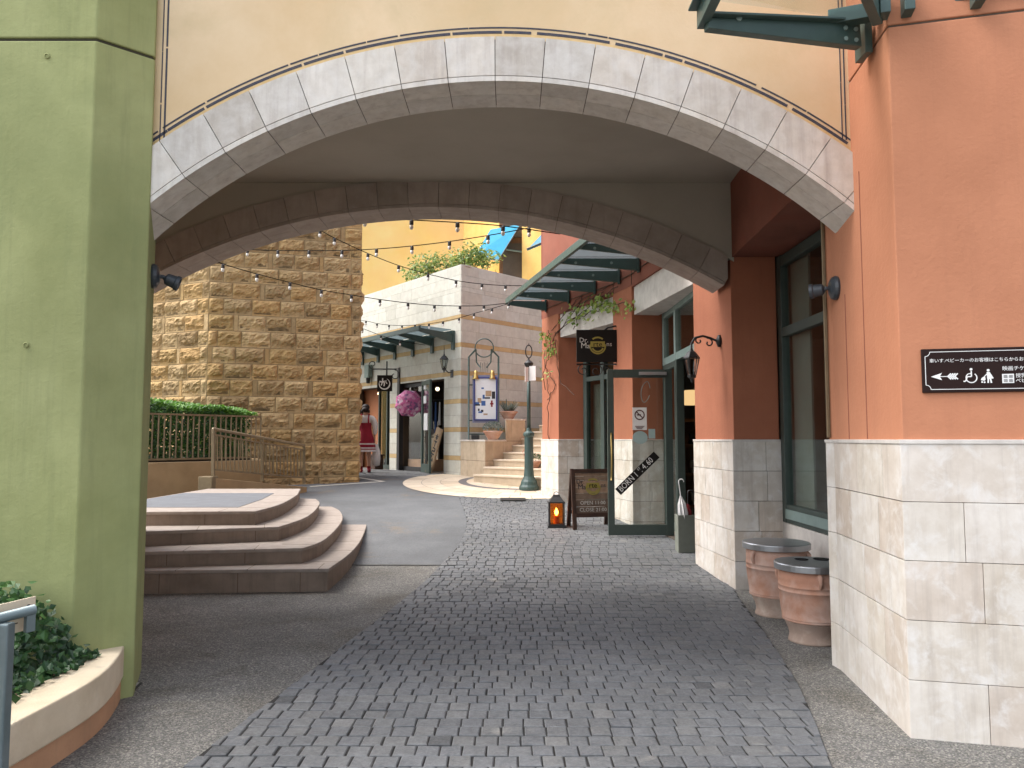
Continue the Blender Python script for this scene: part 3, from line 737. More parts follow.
# bay 2: the shop entrance. glazing line X = 2.19
D0, D1 = Vector((2.17, 11.04)), Vector((2.19, 8.78))
glazing(shop, D0, D1, 2.50, ZL0 + .02, [.80], [(2.50, .10), (ZL0 - .07, .09)], w=.10, dep=.08, mat='frame_light')
glazing(shop, D0, Vector((2.175, 10.22)), .2, 2.50, [], [(.2, .12), (2.42, .08)], w=.07, dep=.07)
mb = MB(); slab(mb, D0, D1, .86, .93, .1, 2.50, .01, .09); slab(mb, D0, D1, 2.14, 2.24, .05, 2.50, .01, .09); mb.build('door_frame', 'frame_green', shop, bevel=.004)
# bay 3: display window
V0, V1 = Vector((1.25, 13.5)), Vector((2.03, 11.86))
glazing(shop, V0, V1, .34, ZL0 + .02, [.62, 1.2], [(.34, .3), (2.45, .08), (ZL0 - .1, .1)], w=.11, dep=.09)
mb = MB(); slab(mb, V0, V1, .08, .55, .6, 2.4, -.16, .18); mb.build('display_panel', 'curtain', shop)
mb = MB(); slab(mb, V0, V1, .66, 1.7, .6, 2.4, -.18, .20); mb.build('display_panel', 'dark_red', shop)
# interior shell and shelf
mb = MB()
mb.box(5.8, 5.9, 5.08, 14.4, 0, 3.4); mb.box(2.66, 5.9, 5.07, 5.12, 0, 3.4); mb.prism([(2.3, 8.9), (2.66, 5.05), (5.8, 5.05), (5.8, 14.3), (1.6, 14.3), (1.35, 13.6)], 3.30, 3.4)
mb.prism([(2.3, 8.9), (2.66, 5.05), (5.8, 5.05), (5.8, 14.3), (1.6, 14.3), (1.35, 13.6)], lambda x, y: zg(x, y) + .012, lambda x, y: zg(x, y) + .03)
mb.box(1.4, 5.9, 14.25, 14.35, 0, 3.4)
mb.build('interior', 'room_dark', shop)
mb = MB(); mb.prism([(1.8, 8.9), (6.2, 7.0), (6.2, 4.99), (8, 4.99), (8, 18), (5.0, 18), PG.to_tuple()], ZR - .3, ZR - .05); mb.build('roof', 'red_old', shop)

# glass door standing open
zd0 = .19; DY = 10.2
dl, dr = at(607.5, 440, DY).x, at(672.5, 440, DY).x
zdt = at(640, 369.5, DY).z
DW = dr - dl
door_fr = frame((dl, DY, zd0), (1, 0, 0), (0, 0, 1))
mb = MB(); H = zdt - zd0
mb.fbox(door_fr, 0, .085, 0, H, -.025, .025); mb.fbox(door_fr, DW - .095, DW, 0, H, -.025, .025)
mb.fbox(door_fr, .085, DW - .095, 0, .14, -.023, .023); mb.fbox(door_fr, .085, DW - .095, H - .11, H, -.023, .023)
door = mb.build('door', 'frame_green', shop, bevel=.004)
mb = MB(); mb.fbox(door_fr, .08, DW - .09, .13, H - .10, -.006, .006); mb.build('pane', 'glass_clear', door)
mb = MB(); mb.fbox(door_fr, .42, DW - .07, H - .078, H - .035, .026, .05); mb.build('door_closer', 'lid_steel', door, bevel=.004)
mb = MB(); mb.tube([door_fr[0] + Vector((.045, -.03 - .05 * math.sin(math.pi * k / 12), .72 + .62 * k / 12)) for k in range(13)], .012, 8); mb.build('handle', 'brass', door, smooth=True)
# stickers on the glass
def dpx(px, py): p = at(px, py, DY); return p.x - dl, p.z - zd0
mb = MB(); x0, y0 = dpx(632.5, 430); x1, y1 = dpx(646.5, 407.5); mb.fbox(door_fr, x0, x1, y0, y1, .0065, .0085); st = mb.build('notice_sticker', 'white_paint', door)
cx, cy = (x0 + x1) / 2, y1 - (x1 - x0) * .52; rad = (x1 - x0) * .36
mb = MB()
for k in range(28):
    a0, a1 = 2 * math.pi * k / 28, 2 * math.pi * (k + 1) / 28
    mb.fpoly(door_fr, [(cx + rad * .78 * math.cos(a0), cy + rad * .78 * math.sin(a0)), (cx + rad * math.cos(a0), cy + rad * math.sin(a0)), (cx + rad * math.cos(a1), cy + rad * math.sin(a1)), (cx + rad * .78 * math.cos(a1), cy + rad * .78 * math.sin(a1))], .009, .0105)
s2 = rad * .7; mb.fpoly(door_fr, [(cx - s2, cy + s2 * .8), (cx + s2 * .8, cy - s2), (cx + s2, cy - s2 * .8), (cx - s2 * .8, cy + s2)], .009, .0105)
for k in range(3): mb.fbox(door_fr, cx - rad * .9 + k * .01, cx + rad * (.9 - k * .2), y0 + .045 - k * .016, y0 + .053 - k * .016, .009, .0105)
mb.fbox(door_fr, cx - rad * .5, cx + rad * .25, cy - .008, cy + .008, .009, .0105)
M['sticker_ink'] = pmat('sticker_ink', (.10, .03, .03), rough=.6, bump=0)
mb.build('notice_mark', 'sticker_ink', door)
mb = MB()
def disc(mb, fr, cx, cy, rx, ry, z0, z1, n=24, a_off=0):
    mb.fpoly(fr, [(cx + rx * math.cos(a_off + 2 * math.pi * k / n), cy + ry * math.sin(a_off + 2 * math.pi * k / n)) for k in range(n)], z0, z1)
x, y = dpx(640, 437.5); disc(mb, door_fr, x, y, .10, .085, .0065, .0085)
x0, y0 = dpx(648.5, 438.5); x1, y1 = dpx(655, 429); mb.fbox(door_fr, x0, x1, y0, y1, .0066, .0086)
mb.build('frosted_sticker', 'frost', door)
mb = MB(); x, y = dpx(645.5, 392)
mb.tube([door_fr[0] + Vector((x + .06 * math.cos(a) * (1 - .1 * math.sin(2 * a)), -.008, y + .13 * math.sin(a) + .05 * math.cos(a))) for a in lin(0, 5.6, 20)], .004, 5)
mb.build('etched_mark', 'frame_light', door)
ax, ay = dpx(618.5, 491.5); bx, by = dpx(656, 455); ang = math.atan2(by - ay, bx - ax); LL = math.hypot(bx - ax, by - ay)
tape_fr = frame(door_fr[0] + Vector((ax, -.0065, ay)), (math.cos(ang), 0, math.sin(ang)), (-math.sin(ang), 0, math.cos(ang)))
mb = MB(); mb.fbox(tape_fr, -.01, LL + .01, -.055, .055, .0005, .0025); tp = mb.build('slogan_strip', 'sign_black', door)
text_mesh('BORN 1', .112, tape_fr, .02, 0, .003, 'lettering', 'white_paint', door, ax='LEFT', sx=.82)
text_mesh('ST', .045, tape_fr, .375, .028, .003, 'lettering', 'white_paint', door, ax='LEFT')
text_mesh('. 4.', .112, tape_fr, .40, 0, .003, 'lettering', 'white_paint', door, ax='LEFT', sx=.82)
text_mesh('60', .112, tape_fr, .525, 0, .003, 'lettering', 'white_paint', door, ax='LEFT', sx=.82)
mb = MB(); p = Vector((dl + .12, DY + .25, zd0 + .28)); 
# canopy over the shop front
def vpt(px, py, Y): return at(px, py, Y)
can = MB()
# outer edge runs roughly parallel to the wall
zc = 3.86
oe0, oe1 = Vector((-.10, 13.9)), Vector((1.05, 8.95))
def wall_at(y):
    pts = [PF, PE, PD, PC, PB, PA]
    for a, b in zip(pts, pts[1:]):
        if b.y <= y <= a.y:
            u = (y - a.y) / (b.y - a.y); return a.lerp(b, u)
    return PF if y > PF.y else PA
n = 7; ws = [wall_at(y) for y in (13.95, 13.05, 12.2, 11.4, 10.6, 9.8, 9.0)]; os_ = [oe0.lerp(oe1, i / (n - 1)) for i in range(n)]
cm = MB()
for i in range(n):
    a, b = ws[i] + Vector((-.0, 0)), os_[i]
    cm.beam((a.x - .02, a.y, zc + .02), (b.x, b.y, zc + .07), .05, .17, t=.5, h2=.07)
    cm.beam((a.x - .012, a.y, zc - .09), (a.x - .012, a.y, zc + .16), .08, .03, up=(1, 0, 0))
cm.beam((oe0.x, oe0.y, zc + .09), (oe1.x, oe1.y, zc + .09), .05, .10)
canopy = cm.build('canopy', 'steel_green', shop, bevel=.004)
cm = MB()
for i in range(n - 1):
    a, b = ws[i].lerp(ws[i + 1], .02), ws[i].lerp(ws[i + 1], .98); c, d = os_[i].lerp(os_[i + 1], .02), os_[i].lerp(os_[i + 1], .98)
    o_ = lambda p, q: p.lerp(q, .06)
    cm.hexa([(a.x, a.y, zc + .125), (b.x, b.y, zc + .125), (d.x, d.y, zc + .125), (c.x, c.y, zc + .125), (a.x, a.y, zc + .137), (b.x, b.y, zc + .137), (d.x, d.y, zc + .137), (c.x, c.y, zc + .137)])
cm.build('canopy_glass', 'canopy_glass', canopy)
for i in range(1, n):
    for u in (.35, .8):
        cm = MB()
        p = ws[i].lerp(os_[i], u); q = os_[i] - ws[i]; k = Vector((-q.y, q.x)).normalized()
        cm.lathe([(.001, -.028), (.02, -.027), (.02, .027), (.001, .028)], (p.x, p.y, zc + .04), 10, Matrix.Rotation(math.atan2(k.y, k.x), 3, 'Z') @ Matrix.Rotation(R(90), 3, 'Y'), cap=False)
        cm.build('bolt', 'frame_light', canopy)

# =================================================================== CANOPY END ON THE TOWER (top of frame)
tc_ = MB()
nrm, dch = outn(T0, T1)
q = T1.lerp(T0, .30) + nrm * 0  # on chamfer
zb = at(855, 37, 4.05).z - .035
pw = at(858, 37, 4.05); po = at(706, 27, 3.85)
tc_.beam((pw.x, pw.y, zb + .035), (po.x, po.y, po.z + .01), .05, .13, h2=.055)
tc_.beam((pw.x, pw.y, zb + .105), (po.x, po.y, po.z + .048), .12, .014)
o2 = Vector((po.x + .02, po.y - 2.2, po.z))
tc_.beam((po.x - .01, po.y + .05, zb + .06), (o2.x - .01, o2.y, zb + .06), .05, .13)
tc_.beam((po.x - .035, po.y + .05, zb + .10), (o2.x - .035, o2.y, zb + .10), .09, .014)
w2 = T1 - nrm * 0
for y in (2.9, 1.9):
    tc_.beam((T1.x + (3.75 - y) * .0 + .05, y, zb + .03), (po.x + .01, y, zb + .05), .05, .12, h2=.06) if False else None
k1 = at(870, 30, 3.72); k2 = at(905, 4, 3.66)
tc_.beam((T1.x - .22, T1.y + .18, zb + .12), (T1.x + .75, T1.y - .19, zb + .12), .07, .08)
tc_.beam((T1.x - .03, T1.y + .02, zb + .06), (T1.x - .42, T1.y - .52, zb + .08), .05, .12)
for u in (.0, .11, .42):
    tc_.beam((T1.x - .02 + u, T1.y - .03 - u * .26, zb + .02), (T1.x - .02 + u, T1.y - .03 - u * .26, zb + .16), .09, .05, up=(1, -.26, 0))
pj = T1.lerp(T0, .22)
tc_.beam((pj.x - .03, pj.y, zb - .06), (pj.x - .03, pj.y, zb + .13), .13, .04, up=(1, 0, 0))
tcan = tc_.build('canopy', 'steel_green', tower, bevel=.003)
mb = MB(); mb.hexa([(po.x, po.y, zb + .13), (pw.x, pw.y, zb + .13), (T1.x, T1.y - .05, zb + .16), (o2.x, o2.y, zb + .13), (po.x, po.y, zb + .142), (pw.x, pw.y, zb + .142), (T1.x, T1.y - .05, zb + .172), (o2.x, o2.y, zb + .142)])
mb.build('canopy_glass', 'glass_clear', tcan)
for u, dz, r_ in ((.20, .035, .016), (.90, 0, .012), (.97, 0, .012), (.90, .06, .012), (.97, .06, .012)):
    p = Vector((po.x, po.y)).lerp(Vector((pw.x, pw.y)), u)
    mb = MB(); mb.lathe([(.001, -.034), (r_, -.033), (r_, .033), (.001, .034)], (p.x, p.y, zb + dz), 8, Matrix.Rotation(R(90), 3, 'X'), cap=False); mb.build('bolt', 'frame_light', tcan)
# creeper stem on the canopy glass
mb = MB(); rr = random.Random(2); lf = MB()
s0 = at(745, 14, 3.75); pts = [s0 + Vector((.022 * k, -.01 * k, .004 * math.sin(k) + .0)) for k in range(16)]
for q_ in pts: q_.z = zb + .15
mb.tube([p + Vector((0, .01 * math.sin(i * 1.3), 0)) for i, p in enumerate(pts)], .002, 5)
for k in range(7):
    b = pts[9] + Vector((rr.uniform(-.05, .05), rr.uniform(-.05, .05), 0)); mb.tube([pts[9], b, b + Vector((rr.uniform(-.03, .03), rr.uniform(-.03, .03), .005))], .0018, 5)
vt = thing('dry_vine_sprig', 'dry brown vine sprig lying on the glass of the green canopy', 'plant', pts[0])
mb.build('stem', 'stem', vt)
for k in range(3): lf.leaf(pts[1] + Vector((rr.uniform(-.02, .02), rr.uniform(-.03, .03), .006)), .09, .9, (0, 0, 1), .35, rr)
lf.build('foliage', 'sage', vt)

# =================================================================== SIGN ON THE TOWER
n1v = Vector((.969, -.245)).normalized(); fdir = Vector((n1v.x, n1v.y, 0))
lo, hi = 0, 3
def tow_pt(px, py):
    d = ray(px, py); nn = Vector((fdir.y, -fdir.x, 0)); base = Vector((T1.x, T1.y, 0)) - Vector((fdir.y, -fdir.x, 0)) * .016
    t = (base - E).dot(nn) / d.dot(nn); return E + d * t
sA, sB = tow_pt(921, 349.5), tow_pt(922, 393)
sfr = frame(sB, fdir, (0, 0, 1)); SH = sA.z - sB.z; SW = .60
sg = thing('wayfinding_sign', 'dark brown wayfinding sign with white arrow and wheelchair symbol on red tower wall', 'sign', sB)
mb = MB(); mb.fbox(sfr, 0, SW, 0, SH, .001, .014); mb.build('board', 'sign_brown', sg, bevel=.003)
mb = MB(); c_ = .022; e_ = .016
def strip(mb, fr, pts, w, z0, z1):
    for (x0, y0), (x1, y1) in zip(pts, pts[1:]):
        L = math.hypot(x1 - x0, y1 - y0) or 1; nx, ny = -(y1 - y0) / L * w / 2, (x1 - x0) / L * w / 2
        mb.fpoly(fr, [(x0 + nx, y0 + ny), (x0 - nx, y0 - ny), (x1 - nx, y1 - ny), (x1 + nx, y1 + ny)], z0, z1)
arcp = lambda cx, cy, r, a0, a1, n=6: [(cx + r * math.cos(a0 + (a1 - a0) * k / n), cy + r * math.sin(a0 + (a1 - a0) * k / n)) for k in range(n + 1)]
pi = math.pi
bd = [(SW / 2, SH - e_), (e_ + c_, SH - e_)] + arcp(e_, SH - e_, c_, 0, -pi / 2) + [(e_, e_ + c_)] + arcp(e_, e_, c_, pi / 2, 0) + [(SW - e_ - c_, e_)] + arcp(SW - e_, e_, c_, pi, pi / 2) + [(SW - e_, SH - e_ - c_)] + arcp(SW - e_, SH - e_, c_, -pi / 2, -pi) + [(SW / 2, SH - e_)]
strip(mb, sfr, bd, .003, .014, .0155)
mb.build('sign_border', 'white_paint', sg)
def sp_(px, py):
    p = tow_pt(px, py) - sB; return p.dot(fdir), p.z
mb = MB(); ax_, ay_ = sp_(930, 377); bx_, _ = sp_(956.5, 377)
s_ = (bx_ - ax_)
mb.fpoly(sfr, [(ax_, ay_), (ax_ + s_ * .42, ay_ + s_ * .15), (ax_ + s_ * .34, ay_), (ax_ + s_ * .42, ay_ - s_ * .15)], .014, .0155)
strip(mb, sfr, [(ax_ + s_ * .3, ay_), (ax_ + s_ * .95, ay_)], s_ * .03, .014, .0154)
for k in range(4):
    x = ax_ + s_ * (.64 + k * .085)
    for sg_ in (1, -1): strip(mb, sfr, [(x, ay_), (x + s_ * .12, ay_ + sg_ * s_ * .12)], s_ * .05, .014, .0155)
mb.build('arrow', 'white_paint', sg)
mb = MB(); wx, wy = sp_(970.5, 378); u = s_ * .2
strip(mb, sfr, arcp(wx, wy, u, 2.2, 2.2 + 5.0, 22), u * .2, .014, .0155)
disc(mb, sfr, wx - u * .02, wy + u * 1.75, u * .27, u * .27, .014, .0155, 12)
strip(mb, sfr, [(wx, wy + u * 1.4), (wx, wy + u * .25), (wx - u * .75, wy + u * .25), (wx - u * 1.15, wy - u * .75), (wx - u * 1.5, wy - u * .7)], u * .24, .014, .0156)
strip(mb, sfr, [(wx, wy + u * .85), (wx - u * .55, wy + u * .85)], u * .18, .014, .0156)
mb.build('wheelchair_symbol', 'white_paint', sg)
mb = MB(); px_, py_ = sp_(987.5, 379)
disc(mb, sfr, px_, py_ + u * 1.75, u * .27, u * .27, .014, .0155, 12)
mb.fpoly(sfr, [(px_ - u * .3, py_ + u * 1.4), (px_ + u * .25, py_ + u * 1.4), (px_ + u * .95, py_ + u * .1), (px_ + u * .7, py_ - u * .0), (px_ + u * .6, py_ + u * .2), (px_ + u * .55, py_ - u * .05), (px_ - u * .25, py_ - u * .05)], .014, .0155)
strip(mb, sfr, [(px_ - u * .05, py_), (px_ - u * .1, py_ - u * .85)], u * .28, .014, .0155); strip(mb, sfr, [(px_ + u * .35, py_), (px_ + u * .5, py_ - u * .85)], u * .28, .014, .0155)
strip(mb, sfr, [(px_ - u * .15, py_ + u * 1.1), (px_ - u * .7, py_ + u * .55)], u * .18, .014, .0156)
mb.fpoly(sfr, [(px_ - u * .65, py_ + u * .6), (px_ - u * 1.25, py_ + u * .2), (px_ - u * 1.45, py_ - u * .25), (px_ - u * .75, py_ - u * .4), (px_ - u * .55, py_ - u * .1)], .014, .0155)
disc(mb, sfr, px_ - u * 1.2, py_ - u * .65, u * .18, u * .18, .014, .0155, 10); disc(mb, sfr, px_ - u * .75, py_ - u * .7, u * .18, u * .18, .014, .0155, 10)
mb.build('stroller_symbol', 'white_paint', sg)
tx, ty = sp_(928.5, 361.5); te, _ = sp_(1024, 361.5)
text_mesh('車いす.ベビーカーのお客様はこちらからお', (te - tx) / 18.0 * .925, sfr, tx, ty, .0142, 'lettering', 'white_paint', sg, ax='LEFT')
tx2, ty2 = sp_(1001, 369); text_mesh('映画チケッ', .0245, sfr, tx2, ty2, .0142, 'lettering', 'white_paint', sg, ax='LEFT')
mb = MB(); x0, y0 = sp_(1001.3, 383.3); x1, y1 = sp_(1012.7, 374); mb.fbox(sfr, x0, x1, y0, y1, .014, .0155); mb.build('pictogram_panel', 'white_paint', sg)
mb = MB(); hw, hh = (x1 - x0), (y1 - y0)
for i in range(2):
    for j in range(2):
        for k in range(3): mb.fbox(sfr, x0 + hw * (.12 + .45 * i), x0 + hw * (.44 + .45 * i), y0 + hh * (.14 + .45 * j + k * .11), y0 + hh * (.19 + .45 * j + k * .11), .0155, .0165)
mb.build('pictogram_mark', 'sign_brown', sg)
tx3, ty3 = sp_(1014.5, 376); text_mesh('授乳', .023, sfr, tx3, ty3, .0142, 'lettering', 'white_paint', sg, ax='LEFT')
tx3, ty3 = sp_(1014.5, 381); text_mesh('ベビ', .023, sfr, tx3, ty3, .0142, 'lettering', 'white_paint', sg, ax='LEFT')

# =================================================================== SPOTLIGHTS
def spotlight(label, p, nrm, aim):
    """round wall plate, knuckle and a short barrel head"""
    p = Vector(p); n = Vector(nrm).normalized(); a = Vector(aim).normalized()
    t = thing('wall_spotlight', label, 'spotlight', p, 'spotlights on the archway jambs')
    rot = Vector((0, 0, 1)).rotation_difference(n).to_matrix()
    mb = MB(); mb.lathe([(.076, 0), (.078, .014), (.070, .032), (.044, .046), (.018, .05)], p, 24, rot); mb.build('wall_plate', 'frame_steel', t, bevel=.003)
    k = p + n * .066
    mb = MB(); mb.tube([p + n * .045, k, k + Vector((0, 0, -.012)) + a * .02], .013, 8); mb.build('bracket', 'frame_steel', t)
    h = k + a * .045 + Vector((0, 0, -.005)); r2 = Vector((0, 0, 1)).rotation_difference(a).to_matrix()
    mb = MB(); mb.lathe([(.018, -.035), (.036, -.024), (.042, .03), (.048, .034), (.048, .056), (.040, .056), (.036, .045)], h, 20, r2); hd = mb.build('lamp_head', 'frame_steel', t, bevel=.002)
    mb = MB(); mb.lathe([(.001, .046), (.036, .046)], h, 18, r2, cap=False); mb.build('lens', 'lamp_glass', hd)
    return t
M['frame_steel'] = pmat('frame_steel', (.045, .055, .065), (.035, .042, .05), scale=14, rough=.38, bump=.03, spec=.5)
nj, dj = outn(T0, T1)
pj = T0.lerp(T1, .10) - nj * .016
spotlight('dark grey spotlight on the red jamb under the near arch', (pj.x, pj.y, at(839, 288, pj.y).z), (nj.x, nj.y, 0), (-.75, .45, -.06))
ng = Vector((C3[0] - C2[0], C3[1] - C2[1])).normalized(); nj2 = Vector((ng.y, -ng.x))
pg = Vector(C2).lerp(Vector(C3), .55)
spotlight('dark spotlight on the side of the green column under the near arch', (pg.x, pg.y, at(160, 276, pg.y).z), (nj2.x, nj2.y, 0), (.70, .25, -.28))

# =================================================================== WALL LANTERN on the pier
def lantern_head(c, s, t, top_mat='iron', glass='lamp_glass'):
    """hexagonal street lantern head hung below / standing at c (top centre), overall height s"""
    c = Vector(c); n = 6
    mb = MB()
    mb.lathe([(.001, 0), (.02 * s, -.02 * s), (.05 * s, -.10 * s), (.10 * s, -.13 * s), (.20 * s, -.26 * s), (.205 * s, -.29 * s)], c, n)
    mb.lathe([(.10 * s, -.72 * s), (.11 * s, -.69 * s), (.10 * s, -.755 * s), (.04 * s, -.80 * s), (.03 * s, -.86 * s), (.001, -.90 * s)], c, n)
    for k in range(n):
        a = 2 * pi * k / n; u = Vector((math.cos(a), math.sin(a), 0))
        mb.tube([c + u * .185 * s + Vector((0, 0, -.28 * s)), c + u * .10 * s + Vector((0, 0, -.70 * s))], .011 * s, 5)
    lp = mb.build('lantern_cage', top_mat, t)
    mb = MB(); mb.lathe([(.175 * s, -.285 * s), (.092 * s, -.70 * s)], c, n, cap=False); mb.build('lamp_glass', glass, lp)
    return lp
def scroll(c, r, x, y, a0, a1, n=18):
    """spiral in the plane of x and y"""
    return [Vector(c) + (Vector(x) * math.cos(a) + Vector(y) * math.sin(a)) * (r * (1 - .75 * k / n)) for k, a in enumerate(lin(a0, a1, n))]
n_p, d_p = outn(PB, PA); Lp = (PA - PB).length
q = PB + d_p * (Lp * .72); zq = at(720, 341, q.y).z
wl = thing('wall_lantern', 'black iron lantern on a scrolled bracket beside the shop doorway', 'lamp', (q.x, q.y, zq))
mb = MB(); nn = Vector((n_p.x, n_p.y, 0)); b0 = Vector((q.x, q.y, zq)) - nn * .016
mb.lathe([(.05, 0), (.052, .02), (.03, .035)], b0, 14, Vector((0, 0, 1)).rotation_difference(nn).to_matrix())
mb.beam(b0 + Vector((0, 0, -.06)) + nn * .01, b0 + Vector((0, 0, .06)) + nn * .01, .045, .02, up=nn)
arm = [b0 + nn * .03, b0 + nn * .10 + Vector((0, 0, .03)), b0 + nn * .18 + Vector((0, 0, .05)), b0 + nn * .26 + Vector((0, 0, .03)), b0 + nn * .30 + Vector((0, 0, -.03)), b0 + nn * .30 + Vector((0, 0, -.07))]
mb.tube(arm, .012, 8)
mb.tube(scroll(b0 + nn * .12 + Vector((0, 0, -.02)), .05, nn, (0, 0, 1), 1.2, 7), .008, 6)
mb.tube(scroll(b0 + nn * .22 + Vector((0, 0, .0)), .04, nn, (0, 0, 1), 1.2, -4), .007, 6)
mb.build('bracket', 'iron', wl, smooth=True)
lantern_head(b0 + nn * .30 + Vector((0, 0, -.06)), .42, wl)

# =================================================================== HANGING SHOP SIGN
YS = 11.6
s0, s1 = at(576.5, 362, YS), at(616.5, 330, YS)
hs = thing('hanging_shop_sign', 'square black hanging shop sign with yellow ringed logo beside the open glass door', 'sign', s0)
hfr = frame(s0, (1, 0, 0), (0, 0, 1)); hw, hh = s1.x - s0.x, s1.z - s0.z
mb = MB(); mb.fbox(hfr, 0, hw, 0, hh, -.03, .03); mb.build('board', 'sign_black', hs, bevel=.006)
def logo(fr, cx, cy, W, z, par, mat_letters, ring_mat='logo_yellow'):
    mb = MB(); r = W * .235; ox = cx + W * .03; oy = cy - W * .03
    pts = arcp(ox, oy, r, pi * .93, pi * 2.07, 22); strip(mb, fr, pts, W * .045, z, z + .002)
    pts = arcp(ox, oy, r * .74, pi * 1.12, pi * 1.88, 16); strip(mb, fr, pts, W * .05, z, z + .002)
    pts = arcp(ox, oy + r * .1, r * 1.05, pi * .28, pi * .72, 12); strip(mb, fr, pts, W * .05, z, z + .002)
    mb.fpoly(fr, [(ox - r * .95, oy + r * .62), (ox - r * .95, oy - r * .12), (ox + r * .95, oy - r * .12), (ox + r * .95, oy + r * .62)], z - .001, z + .0012)
    mb.build('logo_ring', ring_mat, par)
    text_mesh('Dr.', W * .21, fr, cx - W * .40, cy + W * .15, z, 'lettering', mat_letters, par)
    text_mesh('M', W * .25, fr, cx - W * .40, cy - W * .02, z, 'lettering', mat_letters, par)
    text_mesh('a', W * .22, fr, cx - W * .26, cy - W * .03, z, 'lettering', mat_letters, par)
    text_mesh('rte', W * .24, fr, ox, oy + W * .055, z + .0025, 'lettering', 'sign_black', par)
    text_mesh('ns', W * .20, fr, cx + W * .385, cy + W * .03, z, 'lettering', mat_letters, par)
logo(hfr, hw * .50, hh * .52, hw * .80, .031, hs, 'logo_cream')
mb = MB(); xr = at(622, 345, YS).x; zt_ = at(622, 326, YS).z; zb_ = at(622, 388, YS).z
mb.tube([(xr, YS, zb_), (xr, YS, zt_ - .12), (xr - .02, YS, zt_ - .03), (xr - .10, YS, zt_), (xr - .22, YS, zt_ - .03), (xr - .32, YS, zt_ - .12)], .014, 8)
mb.tube([(s0.x, YS, s0.z - .035), (xr, YS, s0.z - .035)], .012, 8)
mb.tube([(s1.x, YS, s0.z + hh * .62), (xr, YS, s0.z + hh * .62)], .012, 8)
for cx_, rr_, sg_ in ((s0.x + .10, .09, 1), (s0.x + .30, .10, -1), (s0.x + .46, .07, 1)):
    mb.tube(scroll((cx_, YS, s0.z - .035 - rr_), rr_, (sg_, 0, 0), (0, 0, 1), pi / 2, pi / 2 + 7.5, 26), .008, 6)
mb.tube([(xr - .03, YS, s0.z - .04), (xr - .10, YS, s0.z - .16), (xr - .22, YS, s0.z - .22)], .008, 6)
mb.tube([(xr, YS, zt_ - .15), (xr + .02, YS + .25, zt_ - .15)], .012, 6); mb.tube([(xr, YS, zb_ + .04), (xr + .01, YS + .2, zb_ + .04)], .012, 6)
mb.build('scroll_bracket', 'iron', hs, smooth=True)

# =================================================================== A-BOARD
g = gnd(573, 531); g2 = gnd(612, 529.5)
ab = thing('sandwich_board', 'dark wooden sandwich board with opening hours leaning by the glass door', 'sign board', g)
dx = Vector((g2.x - g.x, g2.y - g.y, 0)); Wb = .60; dx.normalize()
bk = Vector((dx.y, -dx.x, 0)) * -1  # away from the viewer
Hb = .83; lean = .11
ufr = (Vector((0, 0, Hb)) + bk * lean).normalized()
afr = frame(Vector((g.x, g.y, zg(g.x, g.y) + .012)), dx, ufr); LH = math.hypot(Hb, lean)
mb = MB(); mb.fbox(afr, 0, .055, 0, LH, -.02, .02); mb.fbox(afr, Wb - .055, Wb, 0, LH, -.02, .02); mb.fbox(afr, .055, Wb - .055, LH - .055, LH, -.018, .018); mb.fbox(afr, .055, Wb - .055, .17, .225, -.018, .018)
mb.build('frame', 'dark_wood', ab, bevel=.003)
mb = MB(); yy = .225; rr = random.Random(31)
for h, t in ((.085, .2), (.105, .05), (.09, .9), (.03, .5), (.10, .62), (.0, 0)):
    pass
edges = [.225, .315, .41, .50, .585, .675, .735, LH - .055]
tt = [.1, .12, .3, .62, .66, .45, .7]
for k in range(7): mb.fbox(afr, .055, Wb - .055, edges[k] + .002, edges[k + 1] - .002, -.006, .006 + rr.uniform(0, .002), tt[k])
mb.build('panel', 'plank', ab)
dn = Vector((0, 0, 1)).cross(dx)
mb = MB(); af2o = Vector((g.x, g.y, 0)) + bk * (lean * 2 + .10); zb2 = zg(af2o.x, af2o.y) + .012
top = afr[0] + ufr * LH
for s in (.0, Wb - .05):
    a_ = Vector((af2o.x, af2o.y, zb2)) + dx * (s + .025); b_ = top + dx * (s + .025) + bk * .02
    mb.beam(a_, b_, .05, .035, up=bk)
mb.beam(Vector((af2o.x, af2o.y, zb2 + .2)) - bk * .03 + dx * .05, Vector((af2o.x, af2o.y, zb2 + .2)) - bk * .03 + dx * (Wb - .05), .03, .05)
mb.build('rear_leg', 'dark_wood', ab)
logo(afr, Wb * .5, .595, .42, .0085, ab, 'ink', 'logo_yellow')
text_mesh('OPEN 11:00', .072, afr, Wb * .5, .365, .0085, 'lettering', 'logo_cream', ab)
text_mesh('CLOSE 21:00', .072, afr, Wb * .5, .27, .0085, 'lettering', 'logo_cream', ab)

